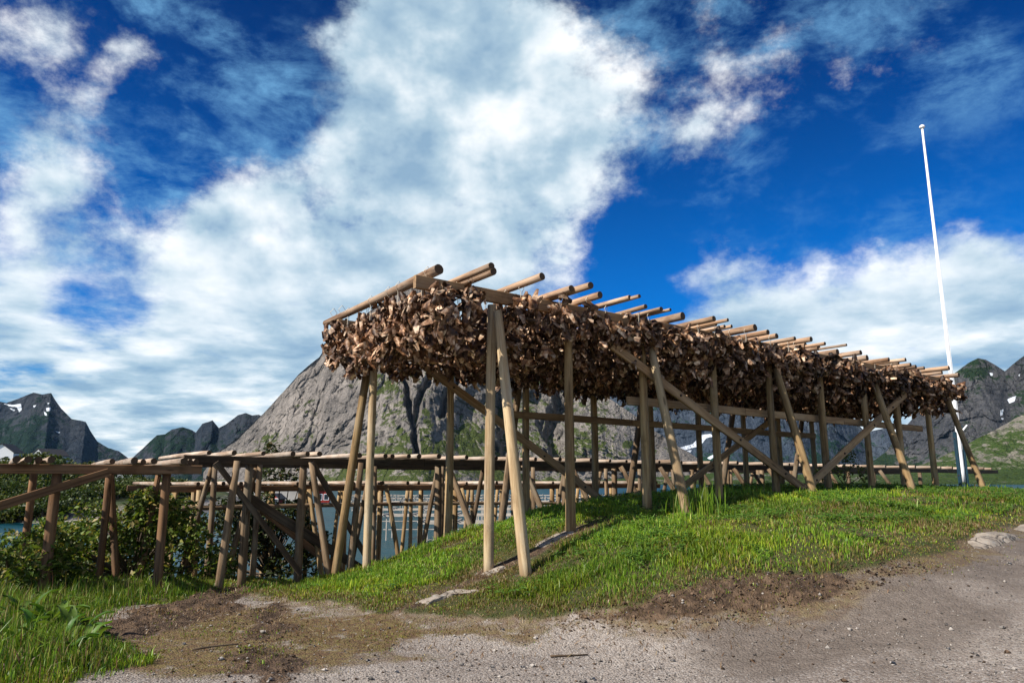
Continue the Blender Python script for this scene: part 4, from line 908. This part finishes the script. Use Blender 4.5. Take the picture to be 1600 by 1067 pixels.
# main rambling shrub behind the left rack
it = []
for k in range(58):
    px = rg_.uniform(30, 340); top = np.interp(px, [30, 60, 100, 150, 200, 260, 310, 340], [850, 825, 785, 762, 758, 768, 785, 805]); py = rg_.uniform(top + 22, 905); it.append((px, py, rg_.uniform(14.2, 17.5), rg_.uniform(.33, .55)))
shrub('rambling_shrub', 'shrub', 'big dense dark green shrub with pale yellowish leaf tips behind the left rack', P3(205, 905, 15.5), px_blobs(rg_, it), 21000, .115, SHRUBC, W5, 1)
it = []
for k in range(26):
    px = rg_.uniform(-60, 110); top = np.interp(px, [-60, 0, 60, 110], [815, 830, 812, 835]); it.append((px, rg_.uniform(top + 16, 930), rg_.uniform(11.0, 13.0), rg_.uniform(.22, .38)))
shrub('rambling_shrub', 'shrub', 'low leafy green shrub at the left edge below the rack beam', P3(20, 920, 12), px_blobs(rg_, it), 7500, .10, SHRUBC, W5, 2)
it = []
for k in range(40):
    px = rg_.uniform(330, 500); top = np.interp(px, [330, 380, 420, 450, 480, 505], [800, 765, 750, 760, 800, 840]); it.append((px, rg_.uniform(top + 16, 895), rg_.uniform(20.0, 22.5), rg_.uniform(.35, .6)))
it += [(428, 700, 21, .28), (415, 712, 21.4, .30), (440, 718, 21, .32), (455, 735, 21, .36), (405, 738, 21.2, .36), (430, 742, 21, .42), (470, 752, 21, .3)]
shrub('young_tree', 'tree', 'dark bushy young tree rising through the racks left of the tall rack', P3(420, 900, 21), px_blobs(rg_, it), 11000, .14, [(0.026, 0.042, 0.012), (0.045, 0.062, 0.018), (0.018, 0.028, 0.010), (0.085, 0.065, 0.028), (0.06, 0.085, 0.02)], W5, 3)
it = [(rg_.uniform(-20, 330), rg_.uniform(800, 850), rg_.uniform(24, 30), rg_.uniform(.7, 1.1)) for k in range(0)]
b = R(11.6, 1.4); b[2] = gz(b)
shrub('sapling', 'shrub', 'thin yellow green sapling among the posts near the far end of the tall rack', b, [(b[0] + dx, b[1] + dy, b[2] + dz, .22, .22, .2) for dx, dy, dz in ((0, 0, .35), (.25, .1, .6), (-.3, 0, .5), (.1, 0, .8), (-.5, .1, .3), (.5, 0, .3))], 900, .075, [(0.12, 0.15, 0.03), (0.08, 0.12, 0.02), (0.17, 0.17, 0.05)], (1, 1, 1), 4, .012)

def tussock(name, label, cat, base, n, hmin, hmax, spread, cols, wts, seed, w=.014, lean=.35):
    rg = np.random.default_rng(seed); b = np.array([base[0], base[1], gz(base)]); P = rg.normal(0, spread, (n, 3)); P[:, 2] = 0
    P[:, 2] = height(P[:, 0] + b[0], P[:, 1] + b[1]) - b[2]; h = rg.uniform(hmin, hmax, n)
    tag(obj(name, blades_mesh(name, P, h, np.full(n, w) * rg.uniform(.7, 1.3, n), pick(rg, n, cols, wts), lean, rg), None, b), label, cat)
tussock('grass_tussock', 'tall tuft of grass growing around the foot of the second leaning strut', 'grass tuft', R(3.45, -.75), 260, .2, .55, .2, G_LUSH, (3, 3, 2, 2, 1), 6, .013)
# weeds in the left foreground
def dock(base, n, L_, seed, label):
    """rosette of long broad leaves"""
    rg = np.random.default_rng(seed); b = np.array([base[0], base[1], gz(base)]); V = []; Q = []; C = []
    for k in range(n):
        a = rg.uniform(0, 6.283); ln = L_ * rg.uniform(.6, 1.2); el = rg.uniform(.85, 1.5); c = np.array([(0.05, 0.12, 0.016), (0.075, 0.15, 0.02), (0.11, 0.18, 0.03)][rg.integers(3)]) * rg.uniform(.7, 1.2); i0 = len(V)
        p = np.array([rg.normal(0, .06), rg.normal(0, .06), 0]); d = np.array([math.cos(a), math.sin(a)])
        for i in range(6):
            s = i / 5; e = el - 1.3 * s * s; q = p + np.array([d[0] * math.cos(e), d[1] * math.cos(e), math.sin(e)]) * ln / 5 * (i > 0); p = q
            wd = ln * .115 * math.sin(math.pi * min(1, .12 + .88 * s) ** .8) + .004; nrm = np.array([-d[1], d[0], 0])
            for t_ in (-1, 0, 1): V.append(p + nrm * wd * t_ + np.array([0, 0, .02 * abs(t_) + rg.uniform(-.006, .006)])); C.append((*c * (1.15 if t_ == 0 else 1), 1))
        for i in range(5):
            for t_ in (0, 1): Q.append((i0 + i * 3 + t_, i0 + i * 3 + t_ + 1, i0 + i * 3 + 4 + t_, i0 + i * 3 + 3 + t_))
    tag(obj('dock_plant', np_mesh('dock_plant', np.array(V), np.array(Q), None, LEAF, True, {'Col': np.array(C)}), None, b), label, 'plant', 'broad leaved docks in the left foreground')
for k, (px, py, n, ln) in enumerate([(78, 985, 13, .42), (112, 1002, 12, .36), (35, 975, 12, .42), (60, 1025, 11, .36), (135, 1012, 9, .3), (15, 1012, 10, .38), (95, 955, 11, .40), (98, 1035, 9, .3)]):
    dock(g0(px, py), n, ln, 40 + k, 'rosette of long broad green leaves among tall grass in the left foreground')
def tall_grass():
    rg = np.random.default_rng(19); xs = []; ys = []
    for px, py, s, n in ((40, 960, .5, 1500), (90, 980, .45, 1300), (20, 1010, .5, 1300), (110, 1025, .35, 1100), (60, 930, .6, 1100), (0, 930, .6, 900), (130, 960, .3, 600), (150, 1030, .22, 700), (170, 1040, .2, 500), (40, 1050, .4, 1100), (160, 930, .5, 500), (260, 925, .5, 400)):
        c = g0(px, py); xs.append(rg.normal(c[0], s, n)); ys.append(rg.normal(c[1], s, n))
    x = np.concatenate(xs); y = np.concatenate(ys); k = sdist(x, y, LEFTG) > -.12; x, y = x[k], y[k]; z = height(x, y); n = len(x)
    h = rg.uniform(.10, .33, n) * (.5 + .8 * rg.random(n)) * np.clip(.35 + sdist(x, y, LEFTG) * 1.1, .3, 1)
    col = np.where(rg.random((n, 1)) < .24, pick(rg, n, [(0.22, 0.18, 0.08), (0.17, 0.09, 0.06), (0.20, 0.19, 0.06)], (2, 1, 2)), pick(rg, n, G_LUSH, (4, 3, 4, 2, 1)))
    tag(obj('tall_grass', blades_mesh('tall_grass', np.c_[x, y, z], h, rg.uniform(.006, .013, n), col, .4, rg)), 'tall rank grass with dry stalks in the left foreground', 'grass', None, 'stuff')
tall_grass()
clover()

# ------------------------------------------------------------------ rock, pebbles, clods
def slab(label, outline, rise, seed, group='bedrock showing through the turf'):
    pts = [g0(*p) for p in outline]; n = 40; pa = np.array(pts); c = pa.mean(0)
    seg = np.r_[pa, pa[:1]]; L_ = np.r_[0, np.cumsum(np.hypot(*np.diff(seg, axis=0).T))]; s = np.linspace(0, L_[-1], n, endpoint=False)
    ox, oy = np.interp(s, L_, seg[:, 0]), np.interp(s, L_, seg[:, 1]); rings = 9; V = []
    for j in range(rings):
        f = 1 - j / rings; x = c[0] + (ox - c[0]) * f; y = c[1] + (oy - c[1]) * f
        wob = (fbm(x * 5, y * 5, None, 3, seed) - .5) * .10 * f; x = x + wob; y = y + wob * .7
        z = height(x, y) - .06 + (rise + .06) * (1 - f ** 3.2) + (fbm(x * 5, y * 5, None, 5, seed + 1, .6) - .5) * rise * 1.3 * (1 - f ** 4)
        V.append(np.c_[x, y, z])
    cz = height(c[:1], c[1:])[0] + rise; V = np.vstack(V + [np.array([[c[0], c[1], cz]])])
    Q = [(j * n + k, j * n + (k + 1) % n, (j + 1) * n + (k + 1) % n, (j + 1) * n + k) for j in range(rings - 1) for k in range(n)]
    T = [((rings - 1) * n + k, (rings - 1) * n + (k + 1) % n, rings * n) for k in range(n)]
    o = np.array([c[0], c[1], cz]); tag(obj('bedrock_slab', np_mesh('bedrock_slab', V - o, np.array(Q), np.array(T), ROCK, True), None, o), label, 'rock', group)
slab('long pale rock ledge in the turf left of the front posts', [(628, 952), (660, 940), (700, 927), (735, 919), (772, 922), (760, 930), (715, 934), (680, 946), (650, 958)], .03, 1)
slab('pale rock ledge that the second front post stands on', [(820, 862), (838, 848), (868, 838), (896, 829), (920, 826), (900, 842), (870, 852), (845, 866)], .035, 2)
slab('small flat stone under the foot of the first front post', [(742, 904), (765, 894), (790, 886), (800, 890), (780, 900), (758, 908)], .025, 3)
slab('broad white bedrock outcrop beside the gravel at the right edge', [(1502, 848), (1520, 834), (1555, 829), (1595, 834), (1606, 842), (1570, 853), (1535, 862), (1512, 860)], .05, 4)
slab('narrow white bedrock strip at the right edge above the gravel', [(1575, 827), (1600, 820), (1640, 817), (1640, 826), (1600, 832)], .05, 5)
def chunks(name, label, cat, pos, size, mat, seed, flat=.7):
    rg = np.random.default_rng(seed); n = len(pos); base = np.array([(1, 0, 0), (0, 1, 0), (-1, 0, 0), (0, -1, 0), (0, 0, 1), (0, 0, -1), (.6, .6, .5), (-.6, .6, -.4), (.6, -.6, -.4), (-.6, -.6, .5)], float)
    V = base[None] * rg.uniform(.65, 1.25, (n, 10, 1)) * size[:, None, None] * np.array([1, 1, flat]); a = rg.uniform(0, 6.28, n); ca, sa = np.cos(a)[:, None], np.sin(a)[:, None]
    V = np.stack([V[..., 0] * ca - V[..., 1] * sa, V[..., 0] * sa + V[..., 1] * ca, V[..., 2]], -1) + pos[:, None]
    F = np.array([(0, 6, 4), (6, 1, 4), (1, 7, 2), (1, 4, 2), (2, 4, 9), (9, 4, 3), (3, 4, 0), (3, 0, 8), (8, 0, 5), (0, 6, 5), (6, 1, 5), (1, 7, 5), (7, 2, 5), (2, 9, 5), (9, 3, 5), (3, 8, 5)])
    T = (np.arange(n)[:, None, None] * 10 + F[None]).reshape(-1, 3); sh = rg.uniform(.55, 1.35, n).repeat(10); C = np.c_[sh, sh, sh, np.ones(n * 10)]
    tag(obj(name, np_mesh(name, V.reshape(-1, 3), None, T, mat, False, {'Col': C})), label, cat, None, 'stuff')
def vc_mat(name, col, sc=30):
    m, t, b, _ = mat_new(name); at = t.add('ShaderNodeVertexColor', layer_name='Col').outputs['Color']
    t.put(b.inputs['Base Color'], t.mix(1.0, t.mix(t.rng(t.noise(wco(t), sc, 4, .6), .35, .7), col, tuple(v * .6 for v in col)), at, 'MULTIPLY')); return m
def litter():
    rg = np.random.default_rng(8); n = 16000; y = 4.6 + 7.5 * rg.random(n) ** 1.4; x = rg.uniform(-.6, .85, n) * y; g, s, m, dry, dm = zones(x, y); cl = fbm(x * .8, y * .8, None, 3, 70)
    k = (g < .15) & (rg.random(n) < np.where(cl > .5, 1, .35)); x, y = x[k], y[k]; n = len(x); z = height(x, y); sz = rg.uniform(.004, .011, n) * np.where(rg.random(n) < .06, rg.uniform(1.6, 3.2, n), 1)
    chunks('gravel', 'loose grey gravel strewn over the dirt track', 'gravel', np.c_[x, y, z + sz * .3], sz, vc_mat('gravel stones', (0.33, 0.30, 0.27)), 9)
    n = 5200; x = []; y = []
    for pl, q in ((BANK, 700), (HEAP, 1400)):
        pa = np.array(pl); lo, hi = pa.min(0) - .2, pa.max(0) + .2; xx = rg.uniform(lo[0], hi[0], q * 3); yy = rg.uniform(lo[1], hi[1], q * 3); k = sdist(xx, yy, pl) > -.18; x.append(xx[k][:q]); y.append(yy[k][:q])
    xx = rg.uniform(-3, 6, 260); yy = rg.uniform(5, 8, 260); k = sdist(xx, yy, MOUND) < -.1; x.append(xx[k]); y.append(yy[k])
    x = np.concatenate(x); y = np.concatenate(y); n = len(x); z = height(x, y); sz = rg.uniform(.006, .018, n) * np.where(rg.random(n) < .06, 1.9, 1)
    chunks('soil_clods', 'dark crumbled soil clods along the cut bank and on the bare heap', 'soil', np.c_[x, y, z + sz * .3], sz, vc_mat('dark soil clods', (0.13, 0.085, 0.055)), 10)
    # dry stalks, chips and roots
    P = []; 
    for px, py, s, q in ((880, 842, .35, 260), (800, 915, .35, 160), (750, 905, .3, 160), (400, 925, .8, 500), (1100, 940, .8, 420), (250, 960, .9, 420), (560, 975, 1.2, 500), (900, 960, 1.2, 500)):
        c = g0(px, py); P.append(np.c_[rg.normal(c[0], s, q), rg.normal(c[1], s * .5, q)])
    P = np.vstack(P); z = height(P[:, 0], P[:, 1]) + .012; n = len(P)
    tag(obj('dry_stalks', blades_mesh('dry_stalks', np.c_[P, z], np.full(n, .035), rg.uniform(.006, .014, n), pick(rg, n, [(0.24, 0.16, 0.09), (0.15, 0.085, 0.045), (0.30, 0.23, 0.14)], (2, 2, 1)), 4.0, rg)), 'dry brown stalks and wood chips lying on bare ground', 'litter', None, 'stuff')
    for k, (px, py, ang, ln) in enumerate([(300, 1018, .5, .42), (860, 1028, .05, .35)]):
        c = g0(px, py); d = np.array([math.cos(ang), math.sin(ang), 0]); z = gz(c) + .015
        tag(log('stick', np.array([c[0], c[1], z]), np.array([c[0], c[1], z + .01]) + d * ln, .011, .006, W_DARK, None, (0, 0, 0), 7, W_DARK, .06), ('dark thin stick lying on the mossy ground at the left', 'brown stick lying flat on the gravel track')[k], 'stick')
litter()

# ------------------------------------------------------------------ far trees, houses, ramp, racks in the bay
def far_tree(px, py, Y, H, W, seed, label, grp, cols):
    rg = np.random.default_rng(seed); b = atY(px, py, Y); b[2] = float(shore_h(b[0], b[1])) if Y > 60 else b[2]; e = empty('broadleaf_tree', b); tag(e, label, 'tree', grp)
    cs = [(rg.normal(0, W * .26), rg.normal(0, W * .26), H * rg.uniform(.28, .86), W * rg.uniform(.2, .32), W * rg.uniform(.2, .32), H * rg.uniform(.12, .2)) for k in range(9)]
    P = clumps(rg, cs, 900); obj('crown', leaves(P, max(.45, H * .10), rg, cols, (3, 3, 3, 1.5), .45, .8)('crown'), e)
    log('trunk', b - [0, 0, .3], b + [0, 0, H * .6], .22, .08, BARK, e, b, 7, BARK, .03)
FC = [[(0.030, 0.052, 0.012), (0.045, 0.075, 0.016), (0.02, 0.036, 0.010), (0.085, 0.10, 0.025)], [(0.065, 0.095, 0.018), (0.05, 0.075, 0.016), (0.10, 0.11, 0.03), (0.03, 0.05, 0.012)]]
k = 0
for px, Y, H, W in [(8, 140, 7.5, 8), (30, 150, 8, 8), (52, 135, 7, 7.5), (72, 160, 8, 8), (90, 190, 9, 9), (110, 170, 7, 8), (128, 150, 6, 7), (145, 185, 7.5, 8), (160, 160, 5.5, 7), (178, 190, 6, 8), (22, 190, 8.5, 9), (60, 205, 9, 9), (196, 150, 5, 7), (-12, 160, 8, 9), (212, 170, 4.6, 6), (100, 125, 5, 6), (40, 120, 5, 6), (150, 128, 4.2, 6), (250, 150, 3.6, 5), (280, 165, 3.4, 5), (265, 140, 3, 5), (310, 150, 3.2, 5)]:
    far_tree(px, 760, Y, H, W, 200 + k, ('dark green broadleaf tree on the low shore across the inlet', 'yellow green broadleaf tree on the low shore across the inlet')[k % 3 == 1], ('dark trees across the inlet', 'yellow green trees across the inlet')[k % 3 == 1], FC[k % 3 == 1]); k += 1
rgb = np.random.default_rng(321)
for q in range(64):
    px = float(rgb.uniform(-30, 300)); Y = float(rgb.uniform(98, 128)) + max(px - 90, 0) * .25
    far_tree(px, 760, Y, float(rgb.uniform(2.2, 4.2)), float(rgb.uniform(5, 7.5)), 400 + q, 'rounded green bush on the low shore across the inlet', 'bushes across the inlet', FC[q % 2])
def house(px, py, Y, w, d, h, rh, wall, label, rot, cat='house', name='wooden_house'):
    b = atY(px, py, Y); e = empty(name, b); tag(e, label, cat); e.rotation_euler[2] = rot; hw, hd = w / 2, d / 2
    V = [(-hw, -hd, -2), (hw, -hd, -2), (hw, hd, -2), (-hw, hd, -2), (-hw, -hd, h), (hw, -hd, h), (hw, hd, h), (-hw, hd, h), (0, -hd, h + rh), (0, hd, h + rh)]
    obj('wall', py_mesh('wall', V, [(0, 1, 5, 8, 4), (1, 2, 6, 5), (2, 3, 7, 9, 6), (3, 0, 4, 7)], wall), e)
    o = .35; th = .18; k = rh / hw
    rv = []
    for y in (-hd - o, hd + o):
        for x, z in ((-hw - o, h - o * k + .02), (0, h + rh + .02), (hw + o, h - o * k + .02), (hw + o, h - o * k + .02 + th), (0, h + rh + .02 + th), (-hw - o, h - o * k + .02 + th)): rv.append((x, y, z))
    rf = [(5, 4, 3, 2, 1, 0), (6, 7, 8, 9, 10, 11)] + [(i, (i + 1) % 6, 6 + (i + 1) % 6, 6 + i) for i in range(6)]
    obj('roof', py_mesh('roof', rv, rf, ROOF), e)
    for x in (-w * .25, w * .25):
        f = obj('window', py_mesh('window', [(x + a * .65, -hd - .05 - .0 * c, h * .52 + b_ * .8) if c == 0 else (x + a * .65, -hd + .05, h * .52 + b_ * .8) for c in (0, 1) for a, b_ in ((-1, -1), (1, -1), (1, 1), (-1, 1))], [(0, 1, 2, 3), (0, 4, 5, 1), (1, 5, 6, 2), (2, 6, 7, 3), (3, 7, 4, 0)], WHITE), e)
        obj('pane', py_mesh('pane', [(x - .5, -hd - .06, h * .52 - .65), (x + .5, -hd - .06, h * .52 - .65), (x + .5, -hd - .06, h * .52 + .65), (x - .5, -hd - .06, h * .52 + .65)], [(0, 1, 2, 3)], GLASSD), f)
    return e
house(8, 726, 260, 8, 10, 4.2, 3.0, WHITE, 'white wooden house with a dark roof among the trees at the left edge', .25)
house(76, 728, 290, 8, 10, 4.0, 2.6, GREYW, 'grey wooden house with a dark gable roof behind the left rack', -.4)
house(196, 750, 250, 9, 8, 3.0, 1.0, GREYW, 'long low pale grey building behind the left rack', .1, 'building', 'low_building')
house(92, 772, 210, 5, 6, 2.6, 1.6, WHITE, 'small white shed low among the trees behind the left rack', .3, 'shed', 'boat_shed')
house(505, 783, 190, 3.2, 4, 2.2, 1.3, RED, 'small red cabin across the bay seen between the posts', .2, 'cabin', 'red_cabin')
house(432, 789, 175, 2.6, 3, 1.6, 1.0, RED, 'small red hut at the water behind the young tree', -.2, 'hut', 'red_hut')

def boxmesh(name, x0, x1, y0, y1, z0, z1, mat):
    V = [(x, y, z) for z in (z0, z1) for x, y in ((x0, y0), (x1, y0), (x1, y1), (x0, y1))]
    return py_mesh(name, V, [(0, 3, 2, 1), (4, 5, 6, 7), (0, 1, 5, 4), (1, 2, 6, 5), (2, 3, 7, 6), (3, 0, 4, 7)], [mat] if mat else [])
def ramp():
    Y = 200.0; a = atY(222, 787, Y); b = atY(350, 787, Y); zt0 = atY(235, 764, Y)[2]; zt1 = atY(350, 757, Y)[2]; zb = WZ - 1.5
    e = empty('road_ramp', (a[0], Y, WZ)); tag(e, 'pale concrete road ramp with a guard rail rising across the inlet', 'ramp'); Ln = b[0] - a[0]; w = 8
    zs = [(0, WZ + .2), (Ln * .12, zt0 - .8), (Ln * .5, zt0 + .6), (Ln, zt1), (Ln * 1.9, zt1 + .3)]; V = []; F = []
    for x, z in zs: V += [(x, 0, zb - WZ), (x, 0, z - WZ), (x, w, z - WZ), (x, w, zb - WZ)]
    for i in range(len(zs) - 1):
        for k in range(3): F.append((i * 4 + k, i * 4 + 4 + k, i * 4 + 5 + k, i * 4 + 1 + k))
    F += [(0, 1, 2, 3), tuple(16 + k for k in (3, 2, 1, 0))]
    obj('retaining_wall', py_mesh('retaining_wall', V, F, CONC), e)
    x = Ln * .12
    while x < Ln * 1.9:
        z = float(np.interp(x, [q[0] for q in zs], [q[1] for q in zs])) - WZ; obj('rail_post', boxmesh('rail_post', x, x + .12, .2, .35, z, z + 1.0, GREYW), e); x += 2.5
    for i in range(1, len(zs) - 1):
        (x0, z0), (x1, z1) = zs[i], zs[i + 1]
        for dz in (.55, .95): log('guard_rail', (a[0] + x0, Y + .28, z0 + dz), (a[0] + x1, Y + .28, z1 + dz), .07, .07, GREYW, e, (a[0], Y, WZ), 6, GREYW, 0)
ramp()
def van():
    p = atY(222, 766, 225.0); e = empty('parked_van', p); tag(e, 'small white van parked at the head of the concrete ramp', 'van')
    prof = [(-2.4, .45), (2.5, .45), (2.5, 1.15), (1.6, 1.35), (1.0, 2.15), (-2.3, 2.25), (-2.45, 1.4)]; V = [(x, y, z) for y in (-.95, .95) for x, z in prof]; n = len(prof)
    F = [tuple(range(n)), tuple(range(2 * n - 1, n - 1, -1))] + [(i, n + i, n + (i + 1) % n, (i + 1) % n) for i in range(n)]
    obj('body', py_mesh('body', V, F, WHITE), e); obj('side_window', boxmesh('side_window', -1.6, 1.0, -.97, -.94, 1.45, 1.95, GLASSD), e)
    for x in (-1.5, 1.6): log('wheel', p + np.array([x, -.98, .38]), p + np.array([x, -.7, .38]), .38, .38, RUBBER, e, p, 14, RUBBER, 0)
van()
def bay_rack(Y, pxl, pxr, k, dens):
    zt = -1.75; a = atY(pxl, 780, Y)[0]; c = atY(pxr, 780, Y)[0]; rg = np.random.default_rng(600 + k); e = empty('fish_drying_rack', (a, Y, WZ)); Ln = c - a; w = 3.4
    tag(e, f'pale empty drying rack standing in the bay, {ordn(k + 1)} row counted from the near side', 'drying rack', 'pale empty racks in the bay')
    def join(boxes, name):
        V = []; F = []
        for (p0, p1, t) in boxes:
            p0, p1 = np.array(p0), np.array(p1); d = (p1 - p0) / np.linalg.norm(p1 - p0); s = np.cross(d, (0.3, .2, 1) if abs(d[2]) < .8 else (1, 0, 0)); s = s / np.linalg.norm(s); q = np.cross(d, s); i = len(V)
            for pp in (p0, p1):
                for x, y in ((-1, -1), (1, -1), (1, 1), (-1, 1)): V.append(pp + (s * x + q * y) * t / 2)
            F += [(i, i + 3, i + 2, i + 1), (i + 4, i + 5, i + 6, i + 7)] + [(i + j, i + (j + 1) % 4, i + 4 + (j + 1) % 4, i + 4 + j) for j in range(4)]
        return obj(name, py_mesh(name, V, F, RACKP), e)
    z = zt - WZ; sk = .10
    join([((0, v, z), (Ln, v + Ln * sk, z), .13) for v in (0, w * .5, w)] + [((0, .05, z * .45), (Ln, Ln * sk + .05, z * .45), .07)], 'beam')
    x = 0.3; P = []; D = []
    while x < Ln:
        for v in (0, w): P.append(((x, v + x * sk, -.8), (x, v + x * sk, z), .09))
        x += rg.uniform(3.6, 5.2)
    x = 0
    while x < Ln: D.append(((x, -.5 + x * sk, z + .14), (x + .2, w + .6 + x * sk, z + .14), .11)); x += rg.uniform(.9, 2.6) * dens
    join(P, 'posts'); join(D, 'deck_poles')
for k, (Y, l, r, dn) in enumerate([(58, 655, 850, 1.2), (70, 600, 880, 1.1), (84, 575, 900, 1.0), (99, 560, 930, 1.0), (115, 550, 1280, .7), (135, 548, 1280, .7), (160, 546, 1275, .8)]): bay_rack(Y, l, r, k, dn)

# ------------------------------------------------------------------ air between here and the far mountains
def haze():
    x0, x1, y0, y1, z0, z1 = -5600, 5600, -300, 6200, -9, 1000
    me = boxmesh('haze', x0, x1, y0, y1, z0, z1, None); m = bpy.data.materials.new('haze'); m.use_nodes = True; t = NT(m.node_tree); t.n.clear()
    out = t.add('ShaderNodeOutputMaterial'); v = t.add('ShaderNodeVolumePrincipled'); v.inputs['Density'].default_value = 1.0e-5; v.inputs['Color'].default_value = (0.30, 0.62, 1.0, 1); v.inputs['Anisotropy'].default_value = 0.2
    t.l.new(v.outputs[0], out.inputs['Volume']); me.materials.clear(); me.materials.append(m)
    tag(obj('haze', me), kind='stuff', label='thin blue air haze over the fjord', cat='haze')
haze()
